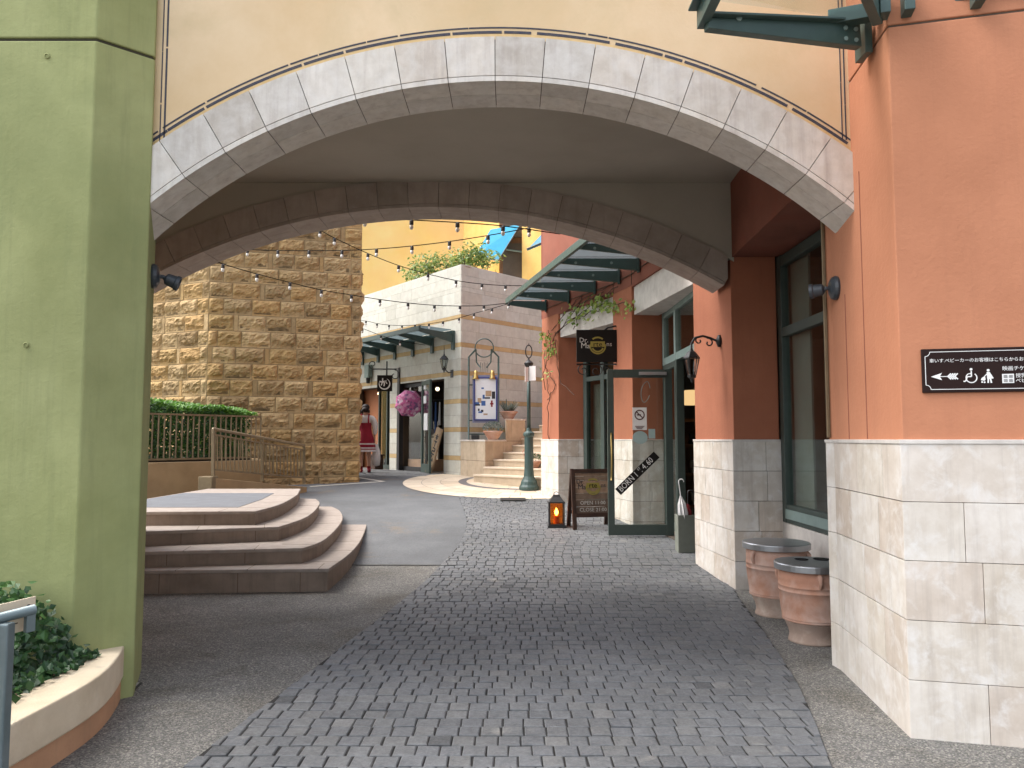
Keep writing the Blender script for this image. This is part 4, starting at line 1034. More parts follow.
# =================================================================== CANDLE LANTERN
g = gnd(556.5, 527.5)
lt = thing('candle_lantern', 'dark metal floor lantern with a glowing orange flame beside the sandwich board', 'lantern', (g.x, g.y, zg(g.x, g.y) + .012))
o = Vector((g.x, g.y, zg(g.x, g.y) + .012)); w = .10
mb = MB()
mb.box(o.x - .125, o.x + .125, o.y - .125, o.y + .125, o.z, o.z + .022)
mb.box(o.x - w - .012, o.x + w + .012, o.y - w - .012, o.y + w + .012, o.z + .022, o.z + .045)
for sx in (-1, 1):
    for sy in (-1, 1): mb.box(o.x + sx * w - .010, o.x + sx * w + .010, o.y + sy * w - .010, o.y + sy * w + .010, o.z + .045, o.z + .335)
mb.box(o.x - w - .018, o.x + w + .018, o.y - w - .018, o.y + w + .018, o.z + .335, o.z + .352)
def frust(mb, c, a, b, z0, z1):
    mb.hexa([(c.x - a, c.y - a, z0), (c.x + a, c.y - a, z0), (c.x + a, c.y + a, z0), (c.x - a, c.y + a, z0), (c.x - b, c.y - b, z1), (c.x + b, c.y - b, z1), (c.x + b, c.y + b, z1), (c.x - b, c.y + b, z1)])
frust(mb, o, w + .008, .055, o.z + .352, o.z + .425); frust(mb, o, .052, .045, o.z + .426, o.z + .445)
mb.build('lantern_cage', 'iron', lt, bevel=.002)
mb = MB(); mb.tube([o + Vector((.035 * math.cos(a), 0, .452 + .035 * math.sin(a))) for a in lin(0, 2 * pi, 18)], .005, 6); mb.build('handle', 'iron', lt)
mb = MB()
for f in ((-w, -w + .004, -w, w), (w - .004, w, -w, w)): mb.box(o.x + f[0], o.x + f[1], o.y + f[2] + .012, o.y + f[3] - .012, o.z + .046, o.z + .334)
for f in ((-w, -w + .004), (w - .004, w)): mb.box(o.x - w + .012, o.x + w - .012, o.y + f[0], o.y + f[1], o.z + .046, o.z + .334)
mb.build('pane', 'amber_glass', lt)
mb = MB(); mb.lathe([(.04, .046), (.04, .15), (.03, .155)], o, 16); cd = mb.build('candle', 'red_plaster', lt)
mb = MB(); mb.lathe([(.002, .155), (.018, .17), (.028, .20), (.018, .23), (.002, .262)], o, 10, cap=False); mb.build('flame', 'flame', cd, smooth=True)

# =================================================================== UMBRELLA STAND
g = gnd(684.5, 549); o = Vector((2.06, 9.32, 0)); o.z = zg(0, 9.32) + .012
o.x = at(684.8, 540, 9.32).x
us = thing('umbrella_stand', 'grey box umbrella stand by the doorway pier', 'umbrella stand', o)
mb = MB(); h = .44; a = .098; t_ = .008
for x0, x1, y0, y1 in ((-a, a, -a, -a + t_), (-a, a, a - t_, a), (-a, -a + t_, -a + t_, a - t_), (a - t_, a, -a + t_, a - t_)): mb.box(o.x + x0, o.x + x1, o.y + y0, o.y + y1, o.z, o.z + h)
mb.box(o.x - a + t_, o.x + a - t_, o.y - a + t_, o.y + a - t_, o.z + .002, o.z + .012)
M['stand_grey'] = pmat('stand_grey', (.20, .21, .175), (.16, .17, .14), scale=8, rough=.55, bump=.03)
mb.build('box', 'stand_grey', us, bevel=.003)
def furled(name, label, base, top, rad, mat, hook=True):
    base, top = Vector(base), Vector(top); d = (top - base); L = d.length; d.normalize()
    rot = Vector((0, 0, 1)).rotation_difference(d).to_matrix()
    t = thing(name, label, 'umbrella', base)
    mb = MB(); n = 16; i0 = len(mb.v)
    prof = [(.006, 0), (.012, .05), (rad * .6, .25 * L), (rad, .55 * L), (rad * .8, .68 * L), (rad * .35, .76 * L), (.010, .80 * L)]
    mb.lathe(prof, base, n, rot)
    for k, v in enumerate(mb.v):
        if k % 2: 
            ax_pt = base + d * ((Vector(v) - base).dot(d)); mb.v[k] = tuple(ax_pt + (Vector(v) - ax_pt) * .7)
    mb.build('cloth', mat, t)
    mb = MB(); x = rot @ Vector((1, 0, 0)); pts = [base + d * .76 * L, top]
    if hook: pts += [top + (x * (1 - math.cos(a)) + d * math.sin(a)) * .03 for a in lin(.4, pi * 1.1, 8)]
    mb.tube(pts, .007, 7); mb.build('handle', 'white_paint' if mat == 'white_cloth' else 'iron', t)
furled('umbrella', 'furled white umbrella with its handle up in the grey stand', (o.x + .03, o.y - .03, o.z + .02), (o.x - .075, o.y - .06, o.z + .83), .062, 'white_cloth')
furled('umbrella', 'short furled dark red umbrella in the grey stand', (o.x + .035, o.y + .03, o.z + .02), (o.x + .045, o.y - .0, o.z + .70), .058, 'dark_red')

# =================================================================== TERRACOTTA BINS
def bin_(label, c, s, rot, holes):
    c = Vector(c); t = thing('terracotta_bin', label, 'bin', c, 'terracotta bins with steel lids')
    mb = MB(); S = lambda l: [(r * s, z * s) for r, z in l]
    mb.lathe(S([(.172, 0), (.168, .012), (.160, .045), (.168, .085), (.192, .135), (.200, .150)]), c, 40); mb.build('foot', 'terracotta_base', t, smooth=True)
    mb = MB(); mb.lathe(S([(.200, .150), (.209, .152), (.211, .160), (.206, .164), (.209, .168), (.211, .174), (.208, .178), (.218, .24), (.226, .31), (.229, .36), (.232, .362), (.232, .367), (.229, .369), (.230, .395), (.233, .397), (.233, .403), (.230, .405), (.230, .44), (.230, .51)]), c, 40); body = mb.build('body', 'terracotta', t, smooth=True)
    for k in range(3):
        a = rot + 2 * pi * k / 3; u = Vector((math.cos(a), math.sin(a), 0))
        pts = [c + u * (.226 * s) + Vector((0, 0, .50 * s)), c + u * (.248 * s) + Vector((0, 0, .475 * s)), c + u * (.250 * s) + Vector((0, 0, .44 * s)), c + u * (.235 * s) + Vector((0, 0, .41 * s)), c + u * (.222 * s) + Vector((0, 0, .40 * s))]
        mb = MB(); mb.tube(pts, [.016 * s, .017 * s, .014 * s, .010 * s, .006 * s], 8); mb.build('lug', 'terracotta', body, smooth=True)
    mb = MB(); mb.lathe(S([(.238, .51), (.256, .511), (.258, .553), (.252, .560), (.225, .562), (.08, .566), (.001, .566)]), c, 48); lid = mb.build('lid', 'lid_steel', t, smooth=False, bevel=.002)
    mb = MB()
    for hx, hy, hr in holes: mb.lathe([(.001, 0), (hr * s * .9, 0), (hr * s, .004), (hr * s * .9, .001)], c + Vector((hx * s, hy * s, .5675 * s)), 20, cap=False)
    if holes: mb.build('lid_hole', 'black_hole', lid)
    return t
bin_('terracotta bin with a plain steel lid, standing deeper in the window recess', (at(776, 540, 6.50).x, 6.50, .002), 1.06, -.6, [])
bin_('terracotta bin with a holed steel lid and an upright lug, next to the tower dado', (2.17, 5.66, .002), 1.0, -pi / 2 - .12, [(-.05, .05, .05), (.10, .06, .06)])

# =================================================================== STEPS AND RAMP
st = thing('stone_steps', 'four curved stone steps with brown risers and a grey topped landing', 'steps', (-3.2, 8.2, 0))
def smooth(pts, n=6):
    out = []; P = [Vector(p) for p in pts]
    for i in range(len(P) - 1):
        p0, p1, p2, p3 = P[max(i - 1, 0)], P[i], P[i + 1], P[min(i + 2, len(P) - 1)]
        for k in range(n):
            t = k / n; out.append(.5 * ((2 * p1) + (-p0 + p2) * t + (2 * p0 - 5 * p1 + 4 * p2 - p3) * t * t + (-p0 + 3 * p1 - 3 * p2 + p3) * t ** 3))
    out.append(P[-1]); return [tuple(p) for p in out]
def px2(px, py, z): p = atz(px, py, z); return (p.x, p.y)
LV = [(.225, (147, 570.5), (328.6, 568.6), [(350, 553), (361.5, 538.7), (366.6, 523.7), (362, 521.5)], 11.55),
      (.375, (147, 551.6), (303, 547.9), [(325.6, 538.7), (342, 520.7), (340, 511), (331.6, 506.5)], 12.1),
      (.525, (147, 531.2), (279, 526.7), [(308, 516), (319.6, 503.8), (316, 499)], 12.15),
      (.675, (147, 511.7), (256, 511.0), [(282, 503.5), (297.5, 494.5)], 12.1)]
last = 0
for z, L_, Cn, curve, yb in LV:
    a, b = Vector(px2(*L_, z)), Vector(px2(*Cn, z)); d = (b - a).normalized(); a = a - d * ((a.x + 4.75) / d.x)
    cv = smooth([tuple(b)] + [px2(*p, z) for p in curve])
    poly = [tuple(a)] + cv + [(min(cv[-1][0] - .3, -3.3), max(yb, cv[-1][1] + .02)), (-4.75, max(yb, cv[-1][1] + .02))]
    sp_b = MB(); sp_b.prism(inset(poly, .012), -.05, z - .034); s_o = sp_b.build('step', 'step_riser', st)
    sp_t = MB(); sp_t.prism(poly, z - .034, z); tr = sp_t.build('tread', 'step_tread', s_o, bevel=.006)
    jn = MB(); Lf = (b - a).length; s = 1.45
    k = 0
    while s < Lf - .2:
        slab(jn, a, b, s, s + .006, last + .01, z - .034, -.0105, .02); s += .72 if k % 2 == 0 else .58; k += 1
    nrm_, d_ = outn(a, b)
    s = 1.6
    while s < Lf:
        p = a + d_ * s; q = p - nrm_ * .32
        jn.hexa([(p.x, p.y, z - .01), (p.x + .005, p.y, z - .01), (q.x + .005, q.y, z - .01), (q.x, q.y, z - .01), (p.x, p.y, z + .0012), (p.x + .005, p.y, z + .0012), (q.x + .005, q.y, z + .0012), (q.x, q.y, z + .0012)]); s += .66
    for i in range(3, len(cv) - 1, 4):
        p = Vector(cv[i]); dd_ = (Vector(cv[i + 1]) - p).normalized(); nn_ = Vector((-dd_.y, dd_.x)); q = p + nn_ * .33
        e = dd_ * .003
        jn.hexa([(p.x - e.x, p.y - e.y, z - .01), (p.x + e.x, p.y + e.y, z - .01), (q.x + e.x, q.y + e.y, z - .01), (q.x - e.x, q.y - e.y, z - .01), (p.x - e.x, p.y - e.y, z + .0012), (p.x + e.x, p.y + e.y, z + .0012), (q.x + e.x, q.y + e.y, z + .0012), (q.x - e.x, q.y - e.y, z + .0012)])
    jn.build('joint', 'joint', s_o); last = z
mb = MB(); gp = [px2(140, 509.0, .675), px2(238, 507.5, .675), px2(262, 499.5, .675), px2(274, 493.3, .675)]
gp = [(-4.7, gp[1][1])] + gp[1:] + [(-4.7, gp[-1][1])]
mb.prism(gp, .66, .679); mb.build('landing_top', 'platform_grey', st)
# ramp beside the landing: low wall, handrail with balusters
ra, rb = at(213, 478, 12.3), at(307, 487, 14.5)
rw = thing('ramp_wall', 'low tan ramp wall sloping down past the stone steps', 'wall', (ra.x, ra.y, .4))
mb = MB(); d = Vector((rb.x - ra.x, rb.y - ra.y)).normalized(); nn_ = Vector((d.y, -d.x))
P = [ra, rb]; q0, q1 = ra, rb
mb.hexa([(q0.x, q0.y, .3), (q1.x, q1.y, .3), (q1.x - nn_.x * .2, q1.y - nn_.y * .2, .3), (q0.x - nn_.x * .2, q0.y - nn_.y * .2, .3), (q0.x, q0.y, q0.z), (q1.x, q1.y, q1.z), (q1.x - nn_.x * .2, q1.y - nn_.y * .2, q1.z), (q0.x - nn_.x * .2, q0.y - nn_.y * .2, q0.z)])
mb.build('wall', 'tan_wall', rw, bevel=.008)
bp_ = at(206, 490, 12.25); w_ = .11
mb = MB(); mb.box(bp_.x - w_, bp_.x + w_, 12.2, 12.45, .6, at(206, 476.5, 12.25).z); mb.build('end_block', 'bronze', rw, bevel=.01)
mb = MB(); mb.hexa([(ra.x - nn_.x * .21 - 1.5, ra.y, .3), (rb.x - nn_.x * .21, rb.y - nn_.y * .2, .3), (rb.x - nn_.x * 1.2, rb.y + 1.2, .3), (ra.x - 1.5, ra.y + 1.7, .3), (ra.x - nn_.x * .21 - 1.5, ra.y, ra.z - .1), (rb.x - nn_.x * .21, rb.y - nn_.y * .2, rb.z - .12), (rb.x - nn_.x * 1.2, rb.y + 1.2, rb.z - .12), (ra.x - 1.5, ra.y + 1.7, ra.z - .1)]); mb.build('ramp_floor', 'asphalt', rw)
t0, t1 = at(213, 429, 12.35), at(304, 445.5, 14.55)
b0_, b1_ = at(213, 475, 12.35), at(304, 482, 14.55)
rl = thing('ramp_railing', 'bronze coloured railing with upright balusters sloping down the ramp', 'railing', (ra.x, ra.y, ra.z))
mb = MB(); mb.tube([t0 + Vector((-.0, 0, -.06)), t0 + Vector((0.0, 0, 0)), t1, t1 + Vector((0, 0, -.05))], .026, 10); mb.build('handrail', 'bronze', rl, smooth=True)
mb = MB(); mb.beam(b0_.lerp(t0, .12), b1_.lerp(t1, .12), .03, .03); mb.beam(b0_.lerp(t0, .88), b1_.lerp(t1, .88), .03, .025); mb.build('rail', 'bronze', rl)
for k in range(25):
    u = k / 24; a, b = b0_.lerp(b1_, u), t0.lerp(t1, u)
    post = k in (0, 12, 24)
    if post:
        mb = MB(); mb.beam(a + Vector((0, 0, -.04)), b, .045, .045, up=(0, 1, 0)); mb.build('post', 'bronze', rl)
    else:
        mb = MB(); mb.beam(a.lerp(b, .12), a.lerp(b, .88), .016, .030, up=(0, 1, 0)); mb.build('baluster', 'bronze', rl)
# raised bed wall, fence and hedge
h0, h1 = Vector((-8.2, 11.7)), Vector((-5.85, 12.3)); h2 = Vector((-4.55, 14.1))
zw = at(150, 463, 12.3).z
bw = thing('raised_bed_wall', 'plain tan retaining wall of the hedge bed behind the stone steps', 'wall', (-6, 12.4, .5))
mb = MB(); bwp = [tuple(h0), tuple(h1), tuple(h2), (-5.0, 15.2), (-8.2, 16)]; mb.prism(bwp, .2, zw); mb.build('wall', 'tan_wall', bw, bevel=.01)
mb = MB(); mb.prism(inset(bwp, .2), zw, zw + .03); mb.build('soil', 'soil', bw)
fn = thing('bed_fence', 'dark bronze picket fence standing on the hedge bed wall', 'fence', (-6, 12.4, zw))
zf0, zf1 = zw + .05, at(150, 413.5, 12.3).z
segs = [(h0 + Vector((.1, .06)), h1 + Vector((-.02, .06))), (h1 + Vector((-.02, .06)), h2 + Vector((-.06, .03)))]
mb = MB()
for a, b in segs:
    mb.beam((a.x, a.y, zf1), (b.x, b.y, zf1), .035, .03); mb.beam((a.x, a.y, zf0), (b.x, b.y, zf0), .03, .03)
mb.build('rail', 'bronze', fn)
for a, b in segs:
    L = (b - a).length; n = int(L / .10)
    for k in range(n + 1):
        p = a.lerp(b, k / n); post = k % 12 == 0
        if p.x < -6.6: continue
        w_ = .035 if post else .020
        mb = MB(); mb.box(p.x - w_ / 2, p.x + w_ / 2, p.y - w_ / 2, p.y + w_ / 2, zw - .01 if post else zf0, zf1); mb.build('post' if post else 'picket', 'bronze', fn)
# hedge
hd = thing('clipped_hedge', 'bright green clipped hedge behind the picket fence beside the rough stone tower', 'hedge', (-6, 13.4, zw))
mb = MB(); rr = random.Random(77)
def hedge_top(x, y): return 2.06 + .03 * math.sin(x * 5) + .04 * math.sin(y * 7 + x * 3) - max(0, (x + 5.4)) * .16
for k in range(17000):
    u = rr.random(); x = -7.4 + u * 2.5
    y0 = 12.52 + max(0, (x + 6.0)) * 1.35; y1 = 14.7 + max(0, x + 5.2) * .4
    if y1 - y0 < .1: continue
    zt = hedge_top(x, (y0 + y1) / 2)
    m = rr.random()
    if m < .45: y = y0 + abs(rr.gauss(0, .09)); z = zw + .05 + rr.random() * (zt - zw - .05); nn__ = (0.1, -1, .3)
    elif m < .85: y = y0 + rr.random() * (y1 - y0); z = zt - abs(rr.gauss(0, .06)); nn__ = (0, -.2, 1)
    else: y = y0 + rr.random() * .6; z = zw + rr.random() * (zt - zw); nn__ = (0, -1, .5)
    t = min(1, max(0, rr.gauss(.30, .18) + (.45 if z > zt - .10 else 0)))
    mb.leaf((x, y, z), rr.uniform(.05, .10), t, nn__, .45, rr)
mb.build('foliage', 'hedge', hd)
mb = MB()
for k in range(7): x = -7.7 + k * .42; mb.tube([(x, 12.9 + max(0, x + 6) * 1.3, zw), (x + .03, 13.0 + max(0, x + 6) * 1.3, 1.9)], .03, 6)
mb.build('stem', 'stem', hd)

# =================================================================== ROUGH STONE TOWER
R0 = Vector((at(205, 440, 15.1).x, 15.1)); R1_ = Vector((at(359.5, 440, 16.0).x, 16.0)); RL = Vector((-8.6, 16.3)); RB = Vector((-3.75, 17.7)); 
ZTOP = 6.5
rt = thing('rough_stone_tower', 'tan tower of rough rock faced stone blocks beside the lane', 'tower', (-5, 17, .5))
mbr, mbsm, mbm = MB(), MB(), MB(); rr = random.Random(55)
def rockblock(mb, p0, p1, s0, s1, z0, z1, rr, amp):
    n, d = outn(p0, p1); p0 = Vector(p0); nx, nz = max(3, int((s1 - s0) / .032)), 11; i0 = len(mb.v); t = rr.random(); sd = rr.uniform(0, 100)
    bul = rr.uniform(.5, 1.0)
    for j in range(nz + 1):
        for i in range(nx + 1):
            u, v = i / nx, j / nz; s = s0 + (s1 - s0) * u; z = z0 + (z1 - z0) * v
            e = min(1, min(u, 1 - u) * (s1 - s0) / .05) * min(1, min(v, 1 - v) * (z1 - z0) / .05); e = e ** .6
            q = Vector((s * 3.2 + sd, z * 4.5, sd * .7))
            h = e * amp * (bul * (.45 + .55 * v) + .75 * noise.noise(q) + .9 * (.32 - abs(noise.noise(q * 2.1))) + .5 * (.3 - abs(noise.noise(q * 4.7))) + .3 * noise.noise(q * 8.3))
            # split ledge: the lower part breaks back
            led = .38 + .22 * noise.noise(Vector((s * 2.4 + sd, 1.7, 0)))
            if v < led: h -= e * amp * .75 * (1 - (v / led) ** 3)
            h = max(h, -.004)
            p = p0 + d * s + n * h; mb.v.append((p.x, p.y, z))
    for j in range(nz):
        for i in range(nx):
            a = i0 + j * (nx + 1) + i; mb.f.append((a, a + 1, a + nx + 2, a + nx + 1)); mb.t.append(t)
RH = .325
def rockwall(p0, p1, z0, z1, rr, amp=.058):
    L = (Vector(p1) - Vector(p0)).length; z = z0; r = 0
    while z < z1 - .01:
        s = 0.0 if r % 2 == 0 else -.25; k = r; zz = min(z + RH, z1)
        while s < L:
            strip_ = (r % 2 == 0 and k % 3 == 2)
            w = .085 if strip_ else rr.uniform(.42, .56)
            a, b = max(s, 0), min(s + w, L)
            if L - b < .1: b = L
            if b - a > .015:
                if strip_: slab(mbr, p0, p1, a + .005, b - .005, z + .006, zz - .006, .008, .03, rr.random())
                else: rockblock(mbr, p0, p1, a + .005, b - .005, z + .006, zz - .006, rr, amp)
            s = b if L - b < 1e-3 else s + w; k += 1
            if b >= L: break
        z += RH; r += 1
rockwall(R0, R1_, .35, ZTOP, rr); rockwall(RL, R0, .35, ZTOP, rr); rockwall(R1_, RB, .35, 5.0, rr)
mbr.build('stone_cladding', 'rockface', rt)
mb = MB(); tp = [tuple(RL), tuple(R0), tuple(R1_), tuple(RB), (-9, 18.5)]; mb.prism(inset(tp, .004), -.1, ZTOP - .02); mb.build('core', 'mortar', rt)

# =================================================================== WHITE STONE BUILDING
K = Vector((at(460.5, 440, 17.4).x, 17.4)); dl_ = Vector((at(362, 440, 21.3).x, 21.3)) - K; dl_.normalize()
FL = K + dl_ * 9.0; u_ = Vector((.672, .741)); w__ = Vector((.741, -.672)); FR = K + u_ * 9.0
ZP = at(461, 265, 17.4).z; ZB = .64
def face_s(px, p0, p1):
    a = (px - 512) / F; p0 = Vector(p0); d = (Vector(p1) - p0); # p0.x+t d.x = a (p0.y + t d.y)
    t = (a * p0.y - p0.x) / (d.x - a * d.y); return t * d.length, p0 + d * t
def face_z(px, py, p0, p1): s, p = face_s(px, p0, p1); return at(px, py, p.y).z
wb = thing('white_stone_building', 'pale stone clad shop building with ochre bands and a flat parapet', 'building', (K.x, K.y + 1, ZB))
sA0, sA1 = face_s(352, FL, K)[0], face_s(390, FL, K)[0]; zA = face_z(380, 387, FL, K)
sB0, sB1 = face_s(399.5, FL, K)[0], face_s(444, FL, K)[0]; zBt = face_z(420, 381.5, FL, K)
holes = [(sA0, sA1, ZB - .1, zA), (sB0, sB1, ZB - .1, zBt)]
rows = []; zb = 4.19 - 6 * .645
z = zb
while z < ZP - .05:
    if z < 4.3: rows.append((z, z + .105, 'b'))
    else: rows.append((z, z + .105, 'a'))
    rows += [(z + .105, z + .375, 'a'), (z + .375, z + .645, 'a')]; z += .645
rows = [(a, min(b, ZP), k) for a, b, k in rows if a < ZP - .04]
mbw, mbb, mbk = MB(), MB(), MB(); rr = random.Random(12)
ashlar(mbw, FL, K, rows, [.55, .62, .48], holes=holes, rr=rr, mb2=mbb, jit=.1, out=.0, back=.04)
ashlar(mbw, K, FR, rows, [.6, .52, .66], rr=rr, mb2=mbb, jit=.1, out=.0, back=.04)
holewall(mbk, FL, K - (K - FL).normalized() * .12, ZB - .2, ZP - .002, holes, -.006, .35)
slab(mbk, K, FR, .36, 9, ZB - .2, ZP - .002, -.006, .35)
wk = mbk.build('wall', 'joint', wb); mbw.build('cladding', 'white_stone', wb); mbb.build('ochre_band', 'ochre_stone', wb)
back_pt = (Vector(FL) + Vector(FR)) / 2 + Vector((0, 4))
mb = MB(); mb.prism([tuple(FL + Vector((.3, .4))), (K.x, K.y + .5), tuple(FR + Vector((-.1, .4))), (6.5, 30), (-6, 32)], ZP - .75, ZP - .55); mb.build('roof', 'room_cream', wb)
# interiors behind the two openings
nL, dL = outn(FL, K); inn = -nL
mb = MB()
def roombox(mb, s0, s1, dep, z0, z1, th=.06):
    slab(mb, FL, K, s0 - .6, s1 + .26, z0, z1, -dep, dep + th)
roombox(mb, sA0, sB1, 2.3, ZB, 3.4)
slab(mb, FL, K, sA0 - .7, sB1 + .25, 3.30, 3.38, -.36, 2.34); slab(mb, FL, K, sA0 - .7, sB1 + .25, ZB - .1, ZB + .01, -.05, 2.34)
slab(mb, FL, K, sA1 + .15, sA1 + .22, ZB, 3.3, -.5, 2.34); slab(mb, FL, K, sA0 - .7, sA0 - .6, ZB, 3.3, -.36, 2.34); slab(mb, FL, K, sB1 + .2, sB1 + .27, ZB, 3.3, -.36, 2.34)
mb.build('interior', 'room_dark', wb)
mb = MB(); s_, _ = face_s(368.5, FL, K); slab(mb, FL, K, sA0 - .1, s_, ZB, zA + .2, -.42, .50); mb.build('inner_panel', 'room_orange', wb)
# opening A: dark framed shop window set back, brown planter box
s2, _ = face_s(370, FL, K); s3, _ = face_s(388.5, FL, K)
glz = MB()
for a, b in ((s2, s2 + .05), (face_s(378, FL, K)[0], face_s(378, FL, K)[0] + .05), (s3 - .06, s3)): slab(glz, FL, K, a, b, ZB, zA, -.25, .32)
slab(glz, FL, K, s2, s3, zA - .08, zA, -.252, .318); slab(glz, FL, K, s2, s3, ZB, ZB + .12, -.252, .318)
w1 = glz.build('window', 'frame_green', wb)
mb = MB(); slab(mb, FL, K, s2 + .02, s3 - .02, ZB + .05, zA - .04, -.28, .29); mb.build('pane', 'glass_dark', w1)
# opening B: glazed shop front with black frame and a green door leaf standing open
sd, _ = face_s(424, FL, K)
fb = MB(); slab(fb, FL, K, sB0 - .10, sB0 + .02, ZB, zBt + .42, .02, .1); slab(fb, FL, K, sB0 + .02, sd, zBt - .10, zBt - .01, -.10, .16)
slab(fb, FL, K, sB0 + .02, sd, ZB, ZB + .12, -.10, .16); slab(fb, FL, K, sd - .06, sd, ZB + .12, zBt - .1, -.10, .16)
w2 = fb.build('window', 'iron', wb)
mb = MB(); slab(mb, FL, K, sB0 + .02, sd - .05, ZB + .1, zBt - .08, -.125, .133); mb.build('pane', 'glass_clear', w2)
mb = MB(); slab(mb, FL, K, sB0 + .15, sd - .35, ZB + .1, ZB + 1.25, -.62, .66); slab(mb, FL, K, sB0 + .15, sB0 + .42, ZB + .1, zBt - .1, -.55, .6); mb.build('inner_panel', 'room_cream', wb)
mb = MB(); slab(mb, FL, K, sB0 + .1, sd - .1, ZB + .02, ZB + .30, -.2, .75); mb.build('display_plinth', 'plinth', wb)
ddp = K - dL * ((K - FL).length - sd)
p_, = [FL + dL * sd]
e1 = p_ + nL * .05; e2y = p_.y - .80; e2 = Vector(((430.5 - 512) / F * e2y * 1.0, e2y))
gd = MB(); zdh = zBt - .02
def dslab(mb, a, b, s0, s1, z0, z1, th): slab(mb, a, b, s0, s1, z0, z1, th / 2, th / 2)
e1_, e2_ = (e1, e2)
Ld = (e2 - e1).length
dslab(gd, e1, e2, 0, .10, ZB + .02, zdh, .05); dslab(gd, e1, e2, Ld - .10, Ld, ZB + .02, zdh, .05); dslab(gd, e1, e2, .1, Ld - .1, ZB + .02, ZB + .22, .046); dslab(gd, e1, e2, .1, Ld - .1, zdh - .1, zdh, .046)
gdo = gd.build('door', 'post_green', wb)
mb = MB(); dslab(mb, e1, e2, .08, Ld - .08, ZB + .2, zdh - .08, .01); mb.build('pane', 'glass_clear', gdo)
for n0, n1, n2, n3 in ((.16, .36, 2.0, 2.22), (.16, .40, 1.66, 1.84), (.2, .56, 1.02, 1.42)):
    mb = MB(); dslab(mb, e1, e2, n0, n1, ZB + n2, ZB + n3, .018); mb.build('notice', 'poster_white', gdo)
# downward wall bracket, parapet cap
mb = MB(); slab(mb, FL, K, 0, 8.99, ZP, ZP + .02, .0, .3); slab(mb, K, FR, .31, 9, ZP, ZP + .02, .0, .3); mb.build('parapet_cap', 'white_stone', wb)
# canopy over the shop fronts
zc2 = face_z(456, 333, FL, K) - .08
sC1 = face_s(457, FL, K)[0] - .1; sC0 = sC1 - 6.0
cm = MB(); proj = .95
fp = lambda s, o_: (FL + dL * s + nL * o_)
k = 0; s = sC1 - .05
bs = []
while s > sC0: bs.append(s); s -= .92
for s in bs:
    a, b = fp(s, .02), fp(s, proj); cm.beam((a.x, a.y, zc2 - .03), (b.x, b.y, zc2 + .10), .06, .20, h2=.07)
    a2 = fp(s, .02); cm.beam((a2.x, a2.y, zc2 - .30), (a2.x, a2.y, zc2 + .14), .11, .05, up=tuple(nL) + (0,))
a, b = fp(sC1 + .02, proj), fp(sC0, proj); cm.beam((a.x, a.y, zc2 + .12), (b.x, b.y, zc2 + .12), .05, .10)
a, b = fp(sC1 + .02, .06), fp(sC0, .06); cm.beam((a.x, a.y, zc2 + .10), (b.x, b.y, zc2 + .10), .06, .08)
cn = cm.build('canopy', 'post_green', wb)
cm = MB(); a, b, c, d = fp(sC1, .1), fp(sC0, .1), fp(sC0, proj - .02), fp(sC1, proj - .02)
cm.hexa([(a.x, a.y, zc2 + .15), (b.x, b.y, zc2 + .15), (c.x, c.y, zc2 + .175), (d.x, d.y, zc2 + .175), (a.x, a.y, zc2 + .162), (b.x, b.y, zc2 + .162), (c.x, c.y, zc2 + .187), (d.x, d.y, zc2 + .187)]); cm.build('canopy_glass', 'canopy_glass', cn)
# warm lamps inside
def on_face(px, py, off):
    s, p = face_s(px, FL, K); q = p + nL * off; return Vector((q.x, q.y, at(px, py, q.y).z))
def ceiling_lamp(label, px, py, off, r=.07):
    p = on_face(px, py, off); s, q = face_s(px, FL, K)
    dv = ray(px, py); p = E + dv * ((q.y + (-off) * .9) / dv.y)
    t = thing('pendant_lamp', label, 'lamp', p, 'warm lamps inside the pale stone shop')
    mb = MB(); mb.ball(p, r, 12); mb.build('bulb', 'warm_spot', t, smooth=True)
    mb = MB(); mb.tube([p + Vector((0, 0, r * .9)), Vector((p.x, p.y, 3.29))], .008, 6); mb.lathe([(r * .5, r * .8), (r * .4, r * 1.5)], p, 10); mb.build('cord', 'iron', t)
ceiling_lamp('warm glowing lamp hanging inside the green framed shop door', 437.5, 389, -1.0, .05)
ceiling_lamp('small glowing lamp inside the shop window under the round logo sign', 378.8, 393.5, -1.0, .04)
# lantern on the corner of the pale shop
n3 = Vector((nL.x, nL.y, 0))
p = on_face(452, 372, 0)
wl2 = thing('wall_lantern', 'small dark lantern on the pale stone corner beside the notice board', 'lamp', p)
mb = MB(); p = p + n3 * .003; mb.beam(p + Vector((0, 0, -.13)), p + Vector((0, 0, .05)), .10, .03, up=tuple(n3)); 
mb.tube([p, p + n3 * .1 + Vector((0, 0, -.02)), p + n3 * .2 + Vector((0, 0, .05)), p + n3 * .22 + Vector((0, 0, .12))], .014, 6); mb.build('bracket', 'iron', wl2)
lantern_head(p + n3 * .22 + Vector((0, 0, .42)), .50, wl2)
mb = MB(); mb.tube([p + n3 * .22 + Vector((0, 0, .40)), p + n3 * .22 + Vector((0, 0, .60))], [.012, .004], 6); mb.build('finial', 'iron', wl2)
p = on_face(370.3, 372.5, .02)
wp = thing('wall_lantern', 'pale box lantern on the stone wall above the shop window, past the round logo sign', 'lamp', p)
mb = MB(); d3 = Vector((dL.x, dL.y, 0)); fr_ = frame(p, d3, (0, 0, 1)); mb.fbox(fr_, -.12, .12, -.15, .20, 0, .12); mb.build('lamp_box', 'frame_light', wp, bevel=.01)
mb = MB(); mb.lathe([(.05, -.30), (.06, -.16), (.03, -.15)], p + n3 * .06, 10); mb.build('lower_cup', 'iron', wp)
